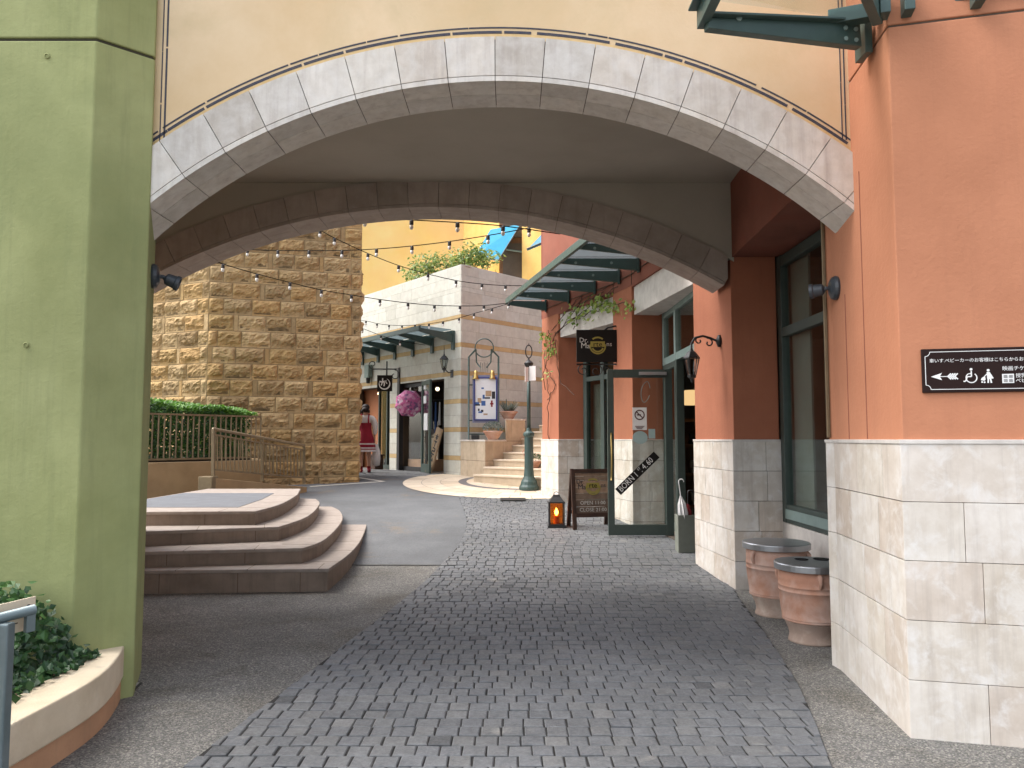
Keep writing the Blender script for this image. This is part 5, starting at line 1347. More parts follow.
# round-logo hanging sign on a long bracket from the black post
YS2 = on_face(398, 380, .12).y
s0 = at(377.2, 391.2, YS2); s1 = at(392.2, 375.3, YS2)
h2_ = thing('hanging_shop_sign', 'black square sign with a white crescent logo outside the pale stone shop', 'sign', s0)
lfr = frame(s0, (1, 0, 0), (0, 0, 1)); a_, b_ = s1.x - s0.x, s1.z - s0.z
mb = MB(); mb.fbox(lfr, 0, a_, 0, b_, -.03, .03); mb.build('board', 'sign_black', h2_)
mb = MB(); cx_, cy_ = a_ * .5, b_ * .46; r_ = a_ * .36
pts = arcp(cx_, cy_, r_, pi * .85, pi * 2.35, 26)
for k in range(26):
    w_ = r_ * (.06 + .20 * math.sin(pi * k / 26)); strip(mb, lfr, [pts[k], pts[k + 1]], w_, .03, .033)
S = lambda *q: [(cx_ + x * r_, cy_ + y * r_) for x, y in q]
strip(mb, lfr, S((-.95, .45), (-.35, .30), (.02, .52)), r_ * .26, .03, .0332); strip(mb, lfr, S((-.35, 1.05), (-.38, .3), (-.62, -.30)), r_ * .20, .03, .0334)
strip(mb, lfr, S((-.05, .30), (-.02, -.2), (-.12, -.45)), r_ * .24, .03, .0336); strip(mb, lfr, S((.28, .65), (.22, .35), (.48, .02)), r_ * .16, .03, .0338)
mb.build('logo', 'white_paint', h2_)
mb = MB(); pa = on_face(398.5, 369, .06); zt_ = s1.z + .16
mb.tube([(pa.x, pa.y, zt_), (s0.x - .12, YS2, zt_)], .018, 6); mb.tube(scroll((s0.x - .12, YS2, zt_ + .12), .12, (0, 0, -1), (-1, 0, 0), 0, 6, 22), .012, 6)
mb.tube(scroll((s1.x + .06, YS2, zt_ - .16), .14, (0, 0, 1), (1, 0, 0), 0, 6, 22), .012, 6)
mb.tube([((s0.x + s1.x) / 2 + .05, YS2, s1.z), ((s0.x + s1.x) / 2 + .05, YS2, zt_ + .2)], .02, 6)
mb.build('scroll_bracket', 'iron', h2_)
# pink parasol shown in the window
YU = on_face(411, 404, -.45).y - .25
cU = on_face(411, 403.5, .06); rU = at(426, 404, cU.y).x - at(411.5, 404, cU.y).x
axis = Vector((.10, -1, .25)).normalized(); rotU = Vector((0, 0, 1)).rotation_difference(axis).to_matrix()
pu = thing('open_parasol', 'open pink patterned parasol displayed in the pale stone shop front', 'umbrella', cU)
mb = MB(); prof = [(rU * math.sin(a), rU * .46 * math.cos(a)) for a in lin(pi / 2, .02, 8)]
mb.lathe(prof, cU, 16, rotU, cap=False)
for j in range(9):
    for i in range(16):
        if i % 2 == 0:
            k_ = j * 16 + i; v = Vector(mb.v[k_]) - cU; mb.v[k_] = tuple(cU + v * (1 - .10 * (1 - j / 8)))
mb.build('canopy', 'umbrella_print', pu)
mb = MB(); mb.tube([cU + axis * rU * .62, cU - axis * .5], .012, 6); mb.tube([cU - axis * .5 + Vector((0, 0, 0)), cU - axis * .55 + Vector((0, 0, -.05))], .015, 6); mb.build('shaft', 'iron', pu)
pc = at(440, 410, on_face(440, 410, -.9).y + .3)
ck_ = thing('clothes_rack', 'dark clothes rack with blue, white and dark garments inside the green shop door', 'clothes rack', (pc.x, pc.y, ZB))
mb = MB(); zr_ = at(440, 400, pc.y).z
for dx_ in (-.35, .35): mb.tube([(pc.x + dx_, pc.y, ZB + .01), (pc.x + dx_, pc.y, zr_)], .014, 6)
mb.tube([(pc.x - .37, pc.y, zr_), (pc.x + .37, pc.y, zr_)], .014, 6); mb.build('rack_frame', 'iron', ck_)
for k, mt in enumerate(('poster_white', 'frame_greyblue', 'poster_blue', 'white_cloth', 'iron', 'umbrella_print', 'frame_greyblue')):
    mb = MB(); x = pc.x - .30 + .10 * k; L_ = .62 + .1 * (k % 3); y = pc.y
    mb.hexa([(x - .03, y - .17, zr_ - L_), (x + .03, y - .17, zr_ - L_), (x + .03, y + .17, zr_ - L_), (x - .03, y + .17, zr_ - L_), (x - .015, y - .09, zr_ - .05), (x + .015, y - .09, zr_ - .05), (x + .015, y + .09, zr_ - .05), (x - .015, y + .09, zr_ - .05)]); mb.build('garment', mt, ck_, bevel=.01)
# wicker hoop under it, white bag on a thin stand
pb = on_face(416, 437, -.35); zf_ = ZB + .3
bs_ = thing('bag_stand', 'white bag on a thin dark stand inside the shop window below the parasol', 'display stand', (pb.x, pb.y, zf_))
mb = MB()
for dx_ in (-.16, .16): mb.tube([(pb.x + dx_, pb.y, zf_), (pb.x + dx_, pb.y, pb.z)], .014, 6)
mb.tube([(pb.x - .18, pb.y, pb.z), (pb.x + .18, pb.y, pb.z)], .016, 6); mb.build('stand', 'iron', bs_)
mb = MB(); mb.ball((pb.x, pb.y, pb.z + .16), (.15, .17), 12); bg_ = mb.build('bag', 'white_cloth', bs_, smooth=True)
mb = MB(); mb.ball((pb.x - .02, pb.y - .03, pb.z + .36), (.07, .07), 8); mb.build('bow', 'red_cloth', bg_)
# leaning plank sign by the door
q0, q1 = on_face(433.5, 471.5, .20), on_face(439.5, 427, .06)
ls = thing('plank_sign', 'tall narrow plank sign leaning by the green shop door', 'sign', q0)
up_ = (q1 - q0); lr = (d3 - up_.normalized() * d3.dot(up_.normalized())).normalized(); lfr = frame(q0, lr, up_); Lh = up_.length
mb = MB(); mb.fbox(lfr, 0, .26, 0, Lh, -.02, .02); mb.build('board', 'pale_wood', ls)
mb = MB(); rr = random.Random(6)
G_ = [[((.5, .9), (.5, .1)), ((.15, .62), (.85, .62)), ((.25, .3), (.45, .5)), ((.75, .3), (.55, .5))], [((.15, .85), (.85, .85)), ((.5, .85), (.5, .15))], [((.2, .9), (.8, .9)), ((.8, .9), (.8, .5)), ((.2, .5), (.8, .5)), ((.2, .5), (.2, .1)), ((.2, .1), (.85, .1))], [((.45, .9), (.2, .2)), ((.2, .2), (.8, .25)), ((.65, .5), (.85, .1))], [((.5, .9), (.15, .1)), ((.45, .6), (.85, .1))]]
for k, g_ in enumerate(G_):
    for (x0, y0), (x1, y1) in g_:
        oy = Lh * (.80 - .155 * k); strip(mb, lfr, [(.04 + x0 * .18, oy + y0 * .18 - .09), (.04 + x1 * .18, oy + y1 * .18 - .09)], .032, .02, .023)
mb.build('lettering', 'ink', ls)
# brown box planter outside opening A
pq = on_face(381, 463, .15)
bx_ = thing('plant_box', 'low dark brown box standing under the shop window', 'box', (pq.x, pq.y, ZB))
mb = MB(); fr_ = frame((pq.x, pq.y, zg(pq.x, pq.y) + .005), d3, (0, 0, 1)); mb.fbox(fr_, -.22, .22, 0, .36, -.12, .12); mb.fbox(fr_, -.25, .25, .36, .40, -.15, .15); mb.build('box', 'dark_wood', bx_, bevel=.01)

# setts in front of the pale shop
mb = MB(); rr = random.Random(90)
A0, A1 = K + nL * .05 - dL * .0, FL + nL * .05
y = 17.0
while y < 22:
    x_face = K.x + (y - K.y) / (FL.y - K.y) * (FL.x - K.x); x1 = x_face - .06 if y > 17.4 else -1.25; x0 = x1 - 1.9
    x = x0 + rr.uniform(-.05, .05)
    while x < x1:
        if not in_circ(x, y): sett(mb, x, min(x + .16, x1), y, y + .16, rr)
        x += .16
    y += .16
tag(mb.build('far_sett_paving', 'sett'), kind='structure')

# =================================================================== STAIRS, CHEEK WALL, NOTICE BOARD
S0 = Vector((-.79, 16.0))
stt = thing('stone_staircase', 'long flight of beige stone stairs rising beside the banded white wall', 'stairs', (S0.x + .7, S0.y, .6))
for k in range(14):
    zt_ = .72 + .15 * k; a = S0 + u_ * (.30 * k); WW = 3.2
    P = [a, a + w__ * WW, a + w__ * WW + u_ * (.30 * (1 if k < 13 else 4)), a + u_ * (.30 * (1 if k < 13 else 4))]
    mb = MB(); mb.prism([tuple(q) for q in inset([tuple(x) for x in P], .0)], .2 if k < 4 else zt_ - 1.0, zt_ - .035, .2 + .06 * (k % 5)); s_o = mb.build('step', 'stair_stone', stt)
    mb = MB(); P2 = [a - u_ * .02, a - u_ * .02 + w__ * WW, P[2], P[3]]; mb.prism([tuple(q) for q in P2], zt_ - .035, zt_, .6); mb.build('tread', 'cream_paving', s_o, bevel=.004)
ck = thing('stair_cheek_wall', 'low beige slab clad wall at the foot of the stone stairs under the notice board', 'wall', (-.8, 17, .6))
sq = lambda s, o_=0: S0 + u_ * s + w__ * o_
c0 = K + Vector((.004, -.004)); c1_ = Vector((-.815, 16.78)); c2_ = sq(.34, -.005); c3_ = sq(.98, -.005)
cpoly = [tuple(c0), tuple(c1_), tuple(c2_), tuple(c3_), tuple(K + u_ * 1.6 + w__ * .02)]
cpoly2 = [tuple(sq(.985, -.005)), tuple(sq(1.62, -.005)), tuple(K + u_ * 2.2 + w__ * .02), tuple(K + u_ * 1.605 + w__ * .02)]
mb = MB(); mb.prism(inset(cpoly, .02), .2, 1.40); mb.prism(inset(cpoly2, .02), .2, 1.86); mb.build('core', 'joint', ck)
mb = MB(); rr = random.Random(41); CZ = [(.4, .98, 'a'), (.98, 1.40, 'a')]
for a, b in ((c0, c1_), (c1_, c2_), (c2_, c3_)): ashlar(mb, a, b, CZ, [.36, .30], rr=rr, out=0, back=.02, gap=.008)
ashlar(mb, Vector(cpoly2[0]), Vector(cpoly2[1]), [(.9, 1.4, 'a'), (1.4, 1.86, 'a')], [.4], rr=rr, out=0, back=.02, gap=.008)
ashlar(mb, Vector(cpoly2[3]), Vector(cpoly2[0]), [(1.42, 1.86, 'a')], [.6], rr=rr, out=0, back=.02, gap=.008)
mb.build('cladding', 'stair_stone', ck)
mb = MB(); mb.prism(inset(cpoly, -.012), 1.40, 1.435); mb.prism(inset(cpoly2, -.010), 1.86, 1.89); mb.build('coping', 'sill_stone', ck)
# notice board
YN = 16.95
nx0, nx1 = at(468.5, 440, YN).x, at(498.5, 440, YN).x; zN0 = 1.436; zsh = at(470, 357, YN).z
nb = thing('notice_board', 'green metal notice board with a hoop, two brass bells and blue framed posters', 'notice board', ((nx0 + nx1) / 2, YN, zN0))
nfr = frame((nx0, YN, zN0), (1, -.06, 0), (0, 0, 1)); NW = nx1 - nx0; Hs = zsh - zN0
mb = MB()
P = lambda x, y, z=0: nfr[0] + nfr[1] * x + nfr[2] * y + nfr[3] * z
for x, s_ in ((0, 1), (NW, -1)):
    mb.tube([P(x, 0), P(x, Hs), P(x + s_ * NW * .24, Hs + .17)], .022, 8)
    mb.tube([P(x + s_ * NW * .24, Hs + .17), P(x + s_ * NW * .26, Hs - .12), P(x + s_ * NW * .40, Hs - .24)], .016, 8)
mb.tube([P(0, Hs - .62), P(NW, Hs - .62)], .015, 8); mb.tube([P(0, .42), P(NW, .42)], .015, 8); mb.tube([P(0, .12), P(NW, .12)], .015, 8)
hc = P(NW * .52, Hs + .20, 0); hr = NW * .31
mb.tube([hc + nfr[1] * hr * math.cos(a) + nfr[2] * hr * math.sin(a) for a in lin(0, 2 * pi, 30)], .014, 7, cap=False)
for k in range(5): mb.tube([P(NW * (.40 + .06 * k), Hs - .12 - .02 * (k % 2)), P(NW * (.38 + .065 * k), Hs - .34)], .006, 5)
mb.build('frame', 'steel_green', nb, smooth=True)
mb = MB()
for x in (.24, .80): mb.lathe([(.015, .0), (.04, -.015), (.05, -.08), (.06, -.15), (.085, -.195), (.08, -.20), (.05, -.16)], P(NW * x, Hs - .30, .02), 14)
mb.build('bell', 'brass', nb, smooth=True)
b0y = at(480, 420.5, YN).z - zN0; b1y = at(480, 377.5, YN).z - zN0; bx0, bx1 = at(474, 400, YN).x - nx0, at(497.5, 400, YN).x - nx0
mb = MB(); mb.fbox(nfr, bx0 - .03, bx1 + .02, b0y - .05, b1y + .05, .015, .035); mb.build('backboard', 'frame_greyblue', nb)
mb = MB(); w_ = .028
mb.fbox(nfr, bx0, bx0 + w_, b0y, b1y, .035, .06); mb.fbox(nfr, bx1 - w_, bx1, b0y, b1y, .035, .06); mb.fbox(nfr, bx0 + w_, bx1 - w_, b0y, b0y + w_, .035, .059); mb.fbox(nfr, bx0 + w_, bx1 - w_, b1y - w_, b1y, .035, .059); mb.build('poster_frame', 'poster_frame', nb)
PW, PH = bx1 - bx0 - 2 * w_, b1y - b0y - 2 * w_; pfr = frame(P(bx0 + w_, b0y + w_, .036), nfr[1], nfr[2])
mb = MB(); mb.fbox(pfr, 0, PW, 0, PH, 0, .004); po_ = mb.build('poster', 'poster_white', nb)
for nm, mt, rects in (('poster_picture', 'poster_blue', [(.36, .46, .50, .60), (.0, .20, .33, .42), (.30, .50, .33, .45), (.16, .34, .15, .19), (.30, .42, .74, .78)]),
                      ('poster_picture', 'ink', [(.80, .96, .50, .68), (.42, .72, .50, .54), (.14, .22, .20, .26), (.02, .24, .33, .37), (.28, .40, .17, .23)]),
                      ('poster_picture', 'pale_wood', [(.50, .78, .56, .70), (.12, .30, .40, .52), (.40, .60, .10, .14)]),
                      ('poster_picture', 'dark_red', [(.72, .88, .36, .40), (.76, .84, .30, .46)])):
    mb = MB()
    for x0, x1, y0, y1 in rects: mb.fbox(pfr, PW * x0, PW * x1, PH * y0, PH * y1, .004, .0055 + .0003 * rnd.random())
    mb.build(nm, mt, po_)
mb = MB(); mb.fbox(nfr, .08, .24, .0, .10, -.02, .16); mb.build('floodlight', 'iron', nb)
# pots with grey-leaved plants
def bowlpot(label, c, s, leafm, kind, seed, n=260):
    c = Vector(c); rr = random.Random(seed); t = thing('potted_plant', label, 'potted plant', c)
    mb = MB(); mb.lathe([(.11 * s, 0), (.115 * s, .02 * s), (.20 * s, .15 * s), (.215 * s, .155 * s), (.22 * s, .185 * s), (.20 * s, .19 * s), (.18 * s, .165 * s)], c, 24); pt_ = mb.build('pot', 'terracotta', t, smooth=True)
    mb = MB(); mb.lathe([(.19 * s, .16 * s), (.001, .17 * s)], c, 16, cap=False); mb.build('soil', 'soil', pt_)
    mb = MB()
    for k in range(n):
        a = rr.random() * 2 * pi; e = rr.random() ** .6
        if kind == 'spiky':
            d = Vector((math.cos(a) * e, math.sin(a) * e, .9)).normalized(); L = rr.uniform(.16, .34) * s; b = c + Vector((math.cos(a) * .1 * e * s, math.sin(a) * .1 * e * s, .17 * s)); w_ = d.cross(Vector((0, 0, 1)))
            w_ = (w_.normalized() if w_.length > .01 else Vector((1, 0, 0))) * .012 * s; mb.quad(b - w_, b + w_, b + d * L + w_ * .3, b + d * L - w_ * .3, rr.random())
        else:
            p = c + Vector((math.cos(a) * .24 * e * s, math.sin(a) * .24 * e * s, (.2 + .2 * math.sqrt(max(0, 1 - e * e)) * rr.random() ** .4) * s)); mb.leaf(p, rr.uniform(.03, .06) * s, min(1, max(0, rr.gauss(.5, .25))), (p - c), .5, rr)
    mb.build('foliage', leafm, t); return t
bowlpot('terracotta bowl of silvery plants on the low wall in front of the notice board', (at(493, 437, 16.62).x, 16.62, 1.436), 1.0, 'sage', 'round', 1, 420)
bowlpot('terracotta bowl of spiky plants on the higher block beside the stairs', (at(508.5, 420, 17.25).x, 17.25, 1.89), .95, 'sage', 'spiky', 2, 160)
# geranium on the stairs
gq = Vector((.53, 15.6)); kz = None
s_al = (gq - S0).dot(u_); kk = int(s_al / .30); gz = .72 + .15 * max(0, kk)
gq = S0 + u_ * (.30 * max(0, kk) + .15) + w__ * ((gq - S0).dot(w__))
gt = bowlpot('green potted geranium with a red bloom on the stone stairs behind the lamp post', (gq.x, gq.y, gz), .75, 'ivy', 'round', 5, 300)
mb = MB(); rr = random.Random(7)
for k in range(60): mb.leaf((gq.x - .13 + rr.gauss(0, .035), gq.y - .06 + rr.gauss(0, .03), gz + .30 + rr.gauss(0, .035)), .035, rr.random(), None, .8, rr)
mb.build('bloom', 'petal', gt)

# =================================================================== LAMP POST
g = gnd(529, 490.5); lb = Vector((g.x, g.y, zg(g.x, g.y) + .01))
lp = thing('lamp_post', 'green cast iron lamp post with a ring finial standing on the pale paving', 'lamp post', lb)
Zl = lambda py: at(529, py, g.y).z - lb.z
mb = MB(); mb.lathe([(.19, 0), (.19, .06), (.165, .10), (.15, .16), (.125, .20), (.10, .26), (.086, .40), (.086, Zl(437)), (.105, Zl(436)), (.11, Zl(434.5)), (.105, Zl(433)), (.055, Zl(431)), (.045, Zl(428))], lb, 18); mb.build('pedestal', 'post_green', lp, bevel=.004)
mb = MB(); mb.lathe([(.039, Zl(429)), (.033, Zl(368))], lb, 14); mb.build('shaft', 'post_green', lp, smooth=True)
mb = MB(); mb.lathe([(.035, Zl(369)), (.05, Zl(367.5)), (.085, Zl(364.5)), (.09, Zl(363)), (.06, Zl(361.5)), (.02, Zl(360)), (.012, Zl(358))], lb, 18); mb.build('bowl', 'iron', lp)
mb = MB(); cz_ = Zl(351.5); mb.tube([lb + Vector((.062 * math.cos(a), .03 * math.cos(a), cz_ + .125 * math.sin(a))) for a in lin(-pi / 2, pi * 1.5, 26)], .011, 7, cap=False); mb.tube([lb + Vector((0, 0, Zl(346))), lb + Vector((0, 0, Zl(343)))], [.012, .004], 6); mb.build('ring_finial', 'iron', lp)
za, zb_ = lb.z + Zl(382), lb.z + Zl(367.5)
mb = MB()
for d_, L in ((Vector((-.75, -.45, 0)), .085), (Vector((.70, -.35, .0)), .145)):
    fr_ = frame(lb + Vector((0, -.055, za - lb.z)) if d_.x < 0 else lb + Vector((0, -.05, za - lb.z + .02)), d_, (0, 0, 1)); mb.fbox(fr_, 0.01, L, 0, zb_ - za, -.006, .006)
mb.build('sign_plate', 'white_paint', lp)

# =================================================================== YELLOW BUILDING, AWNINGS, SHRUBS
yb_ = thing('yellow_building', 'tall yellow plastered building rising behind the white parapet', 'building', (0, 29, .6))
mb = MB(); xk = at(463, 300, 27).x
mb.prism([(-14, 25.5), (xk, 27), (xk + .6, 33), (-14, 33)], .3, 11.5); mb.build('wall', 'yellow_wall', yb_)
mb = MB(); pw0 = Vector((xk + .003, 27.0)); pw1 = Vector((at(499, 300, 25.2).x, 25.2)); mb.prism([tuple(pw0), tuple(pw1), (5.5, 27.5), (5.5, 33), (xk + .61, 33)], .3, 11.5)
mb.build('wall', 'orange_wall', yb_)
# recessed window behind the awning on the return wall
ww0 = Vector((at(499, 300, 25.2).x, 25.2)); ww1 = Vector((at(546, 300, 23.6).x + 1.2, 23.2))
mb = MB(); mb.prism([(at(522, 300, 24.4).x, 24.4), (at(560, 300, 24.0).x, 23.6), (5.5, 23.0), (5.5, 27.0), (at(527, 300, 26).x, 26)], .3, 11.5); mb.build('wall', 'orange_wall', yb_)
mb = MB(); a, b = at(500, 262, 25.1), at(523, 262, 24.9); zlo, zhi = a.z - .6, at(510, 226, 25).z + .3
mb.box(a.x, b.x, 24.95, 25.25, zlo, zhi); w3 = mb.build('window', 'room_wood', yb_)
mb = MB(); mb.box(a.x + .1, b.x, 24.90, 24.96, zlo, at(510, 244, 25).z); mb.box(a.x + .1, b.x, 24.91, 24.95, at(510, 238, 25).z, zhi); mb.build('pane', 'room_dark', w3)
mb = MB(); mb.tube([at(506, 249.5, 24.85), at(523, 252, 24.7)], .03, 6); mb.build('sill', 'frame_light', w3)
def awning(label, pts, mat):
    q = [at(*p) for p in pts]; t = thing('window_awning', label, 'awning', q[0])
    nrm_ = (q[1] - q[0]).cross(q[2] - q[0]).normalized() * .03
    mb = MB(); mb.extr(q, nrm_); mb.build('cloth', mat, t)
    mb = MB(); mb.tube([q[0] + nrm_ * 2, q[1] + nrm_ * 2], .03, 6); mb.tube([q[3] - nrm_, q[2] - nrm_], .025, 6); mb.tube([q[1], q[2]], .02, 6); mb.build('frame', 'iron', t)
awning('bright blue sloping awning over the upper window of the yellow building', [(490.5, 229.5, 25.0), (521, 224.0, 24.6), (498, 261, 23.6), (475.3, 255, 24.0)], 'awning_blue')
awning('small dull teal awning half hidden behind the red wall corner', [(546, 229.5, 23.0), (551, 229, 22.9), (551, 240, 22.0), (527, 250, 22.2)], 'awning_teal')
def shrub(label, px, py, Y, w, h, seed, n, zb_):
    rr = random.Random(seed); c = at(px, py, Y); t = thing('parapet_shrub', label, 'shrub', (c.x, c.y, zb_))
    mb = MB()
    for k in range(8): a = rr.uniform(-1, 1); mb.tube([(c.x + a * w * .3, c.y, zb_), (c.x + a * w, c.y + rr.uniform(-.2, .2), c.z + h * .6)], [.02, .006], 5)
    mb.build('stem', 'stem', t)
    mb = MB(); cl = [(rr.uniform(-w, w), rr.uniform(-.4, .4), rr.uniform(-h * .5, h)) for _ in range(14)]
    for k in range(n):
        q = cl[k % 14]; mb.leaf((c.x + q[0] + rr.gauss(0, .16), c.y + q[1] + rr.gauss(0, .15), c.z + q[2] + rr.gauss(0, .13) - abs(q[0]) * .2), rr.uniform(.08, .15), min(1, max(0, rr.gauss(.55, .25))), (0, -.3, .8), .5, rr)
    mb.build('foliage', 'shrub', t)
shrub('light green bushy shrub growing behind the white parapet below the yellow wall', 440, 270, 20.2, .75, .42, 3, 1500, ZP - .55)
shrub('low green shrub behind the corner of the parapet under the blue awning', 474, 260, 18.9, .50, .22, 4, 800, ZP - .55)

# =================================================================== CREEPERS ON THE RED WALL
def wall_pt(px, py):
    """point on the curved street wall seen at a photo pixel"""
    lo, hi = 8.72, 14.19
    a = (px - 512) / F
    for _ in range(40):
        m_ = (lo + hi) / 2; p = wall_at(m_)
        if p.x / m_ > a: lo = m_
        else: hi = m_
    p = wall_at(lo); return at(px, py, lo) + Vector((-.012, -.012, 0))
def creeper(label, stems, clumps, seed):
    rr = random.Random(seed); P0 = wall_pt(*stems[0][0]); t = thing('wall_creeper', label, 'creeper', P0, 'creepers on the red shop wall')
    mb = MB()
    for s_ in stems:
        pts = [wall_pt(*p) for p in s_]; sm = []
        for a, b in zip(pts, pts[1:]):
            for k in range(6): q = a.lerp(b, k / 6); sm.append(q + Vector((rr.gauss(0, .015), rr.gauss(0, .008), rr.gauss(0, .018))))
        mb.tube(sm + [pts[-1]], .007, 5)
    mb.build('stem', 'stem', t)
    mb = MB()
    for px, py, sx, sy, n in clumps:
        for k in range(n):
            q = wall_pt(min(640, max(544, px + rr.gauss(0, sx))), py + rr.gauss(0, sy)); mb.leaf(q + Vector((-.03 - abs(rr.gauss(0, .05)), -.03, rr.gauss(0, .02))), rr.uniform(.055, .10), rr.random(), (-.9, -.35, .4), .8, rr)
    mb.build('foliage', 'vine', t)
creeper('leafy creeper trailing above the stone lintels under the glass canopy', [[(549, 352), (556, 335), (572, 320), (590, 311), (606, 303), (628, 304)], [(556, 335), (580, 305), (604, 292)], [(572, 320), (583, 316), (600, 309)]], [(608, 301, 4, 4, 45), (620, 308, 7, 3.5, 50), (635, 308, 2, 3, 10), (585, 314, 7, 4, 42), (572, 320, 4, 3, 18), (598, 307, 5, 3, 22)], 1)
creeper('thin creeper with a few yellow green leaves climbing the far pier corner', [[(548, 440), (551, 400), (547, 370), (552, 345), (549, 330)], [(551, 372), (556, 385), (548, 400)], [(556, 340), (560, 380), (575, 395)], [(545, 350), (546, 390)]], [(552, 340, 3, 4, 26), (554, 352, 3.5, 4, 30), (545, 338, 1, 4, 10), (549, 372, 3, 5, 8)], 2)
creeper('bare dry creeper stems spread over the red wall beneath the canopy', [[(552, 330), (566, 312), (585, 298), (610, 285)], [(560, 322), (577, 300), (595, 290)], [(570, 316), (590, 300), (612, 293)], [(556, 335), (565, 325), (592, 304), (618, 287)], [(575, 330), (578, 310), (582, 296)]], [(590, 302, 12, 5, 6)], 3)

# =================================================================== STRING LIGHTS
bulb_proto = {}
def string_light(label, pix, Y0, Y1, sag_seed):
    """pix: photo pixels of the bulbs along the wire; depth runs evenly from Y0 to Y1"""
    n = len(pix); x0, x1 = pix[0][0], pix[-1][0]
    P = [at(px, py, Y0 + (Y1 - Y0) * (px - x0) / (x1 - x0)) for px, py, b in pix]
    t = thing('string_light', label, 'string lights', P[0], 'bulb strings over the lane')
    sm = []
    for i in range(n - 1):
        p0, p1, p2, p3 = P[max(i - 1, 0)], P[i], P[i + 1], P[min(i + 2, n - 1)]
        for k in range(5):
            u = k / 5; sm.append(.5 * ((2 * p1) + (-p0 + p2) * u + (2 * p0 - 5 * p1 + 4 * p2 - p3) * u * u + (-p0 + 3 * p1 - 3 * p2 + p3) * u ** 3))
    mb = MB(); mb.tube(sm + [P[-1]], .0065, 5); mb.build('wire', 'wire_black', t)
    for p, (px, py, b) in zip(P, pix):
        if not b: continue
        if not bulb_proto:
            mb = MB(); mb.lathe([(.012, .0), (.023, -.010), (.024, -.050), (.020, -.056)], (0, 0, 0), 8); s_o = mb.build('socket', 'iron', None); s_o.location = (0, 0, 0)
            # keep geometry relative to the wire point
            m_ = s_o.data; zmax = max(v.co.z for v in m_.vertices)
            for v in m_.vertices: v.co.z -= zmax
            mb = MB(); mb.ball((0, 0, 0), (.023, .030), 10); b_o = mb.build('bulb', 'bulb_white', None, smooth=True); b_o.location = (0, 0, 0)
            zmin = min(v.co.z for v in b_o.data.vertices)
            for v in b_o.data.vertices: v.co.z += -.082 - (zmin + .030)
            bulb_proto['s'], bulb_proto['b'] = s_o.data, b_o.data
            bpy.data.objects.remove(s_o); bpy.data.objects.remove(b_o)
        s_o = link(bpy.data.objects.new('socket', bulb_proto['s'])); s_o.location = p; MW[s_o] = Matrix.Translation(p); setparent(s_o, t)
        b_o = link(bpy.data.objects.new('bulb', bulb_proto['b'])); b_o.location = p; MW[b_o] = Matrix.Translation(p); setparent(b_o, s_o)
B = lambda *l: [(x, y, 1) for x, y in l]
string_light('bulb string hanging highest, close under the top of the far arch', [(330, 214, 0), (365, 217, 1)] + B((411.5, 220), (457.5, 222.5), (503, 226)) + [(560, 234, 0)], 8.6, 8.3, 1)
string_light('bulb string running almost level across the stone tower to the red wall', [(205, 248, 0)] + B((247.5, 249.5), (278, 250.5), (309, 250.7), (342, 250.5), (376.5, 249), (412, 246), (449.5, 241.5), (488, 235.5), (529, 228)) + [(575, 219, 0)], 12.5, 8.6, 2)
string_light('steep bulb string dropping from the top of the stone tower to the glass canopy', [(300, 220, 0)] + B((320, 230), (334.5, 238), (368, 253.5), (398.6, 265.5), (428, 274), (456, 280.5), (482, 284), (505.5, 285.5)) + [(528, 285.5, 0), (547, 284, 1), (556, 283, 0)], 11.0, 13.3, 3)
string_light('bulb string sagging low over the white parapet to the canopy end', [(190, 252, 0)] + B((223, 264), (257, 274), (290, 282.5), (321.5, 290), (351.5, 295), (380, 299.5), (408, 303), (434.5, 305.3), (460, 306), (484, 305.5), (508.6, 303)), 10.0, 13.6, 4)
string_light('lowest long bulb string curving in front of the banded white wall', [(340, 318, 0)] + B((366, 321), (377, 323.5), (389, 325), (402, 325.5), (415, 325), (429, 323.8), (443, 321.5), (459, 318), (474, 313.5), (492, 308.5)) + [(509, 303.5, 0)], 20.5, 13.7, 5)
string_light('short bulb string near the pale shop canopy, far down the lane', [(345, 324, 0)] + B((362.5, 328.5), (381, 335.5), (400, 341)) + [(425, 345, 0)], 18.5, 16.6, 6)

# =================================================================== PERSON
def skin_obj(name, joints, edges, root, mat, parent, sub=2):
    me = bpy.data.meshes.new(name); me.from_pydata([j[0] for j in joints], edges, []); me.update()
    o = link(bpy.data.objects.new(name, me)); sk = o.modifiers.new('s', 'SKIN'); sk.use_smooth_shade = True
    for i, j in enumerate(joints):
        r_ = j[1] if isinstance(j[1], tuple) else (j[1], j[1]); me.skin_vertices[0].data[i].radius = r_; me.skin_vertices[0].data[i].use_root = (i == root)
    sb = o.modifiers.new('u', 'SUBSURF'); sb.levels = sub; sb.render_levels = sub
    dg = bpy.context.evaluated_depsgraph_get(); dg.update()
    m2 = bpy.data.meshes.new_from_object(o.evaluated_get(dg)); bpy.data.objects.remove(o)
    m2.materials.clear(); m2.materials.append(M[mat]); m2.name = name
    for p in m2.polygons: p.use_smooth = True
    r_ = link(bpy.data.objects.new(name, m2)); MW[r_] = Matrix(); setparent(r_, parent); return r_
YP = 18.3; pg_ = at(365.2, 440, YP); o = Vector((pg_.x, YP, zg(0, YP) + .012)); HS = (at(365, 405, YP).z - o.z) / 1.66
pr = thing('person', 'person with dark tied hair, white blouse and dark red dress walking away by stone tower', 'person', o)
def pp(x, y, z): return o + Vector((x, y, z)) * HS
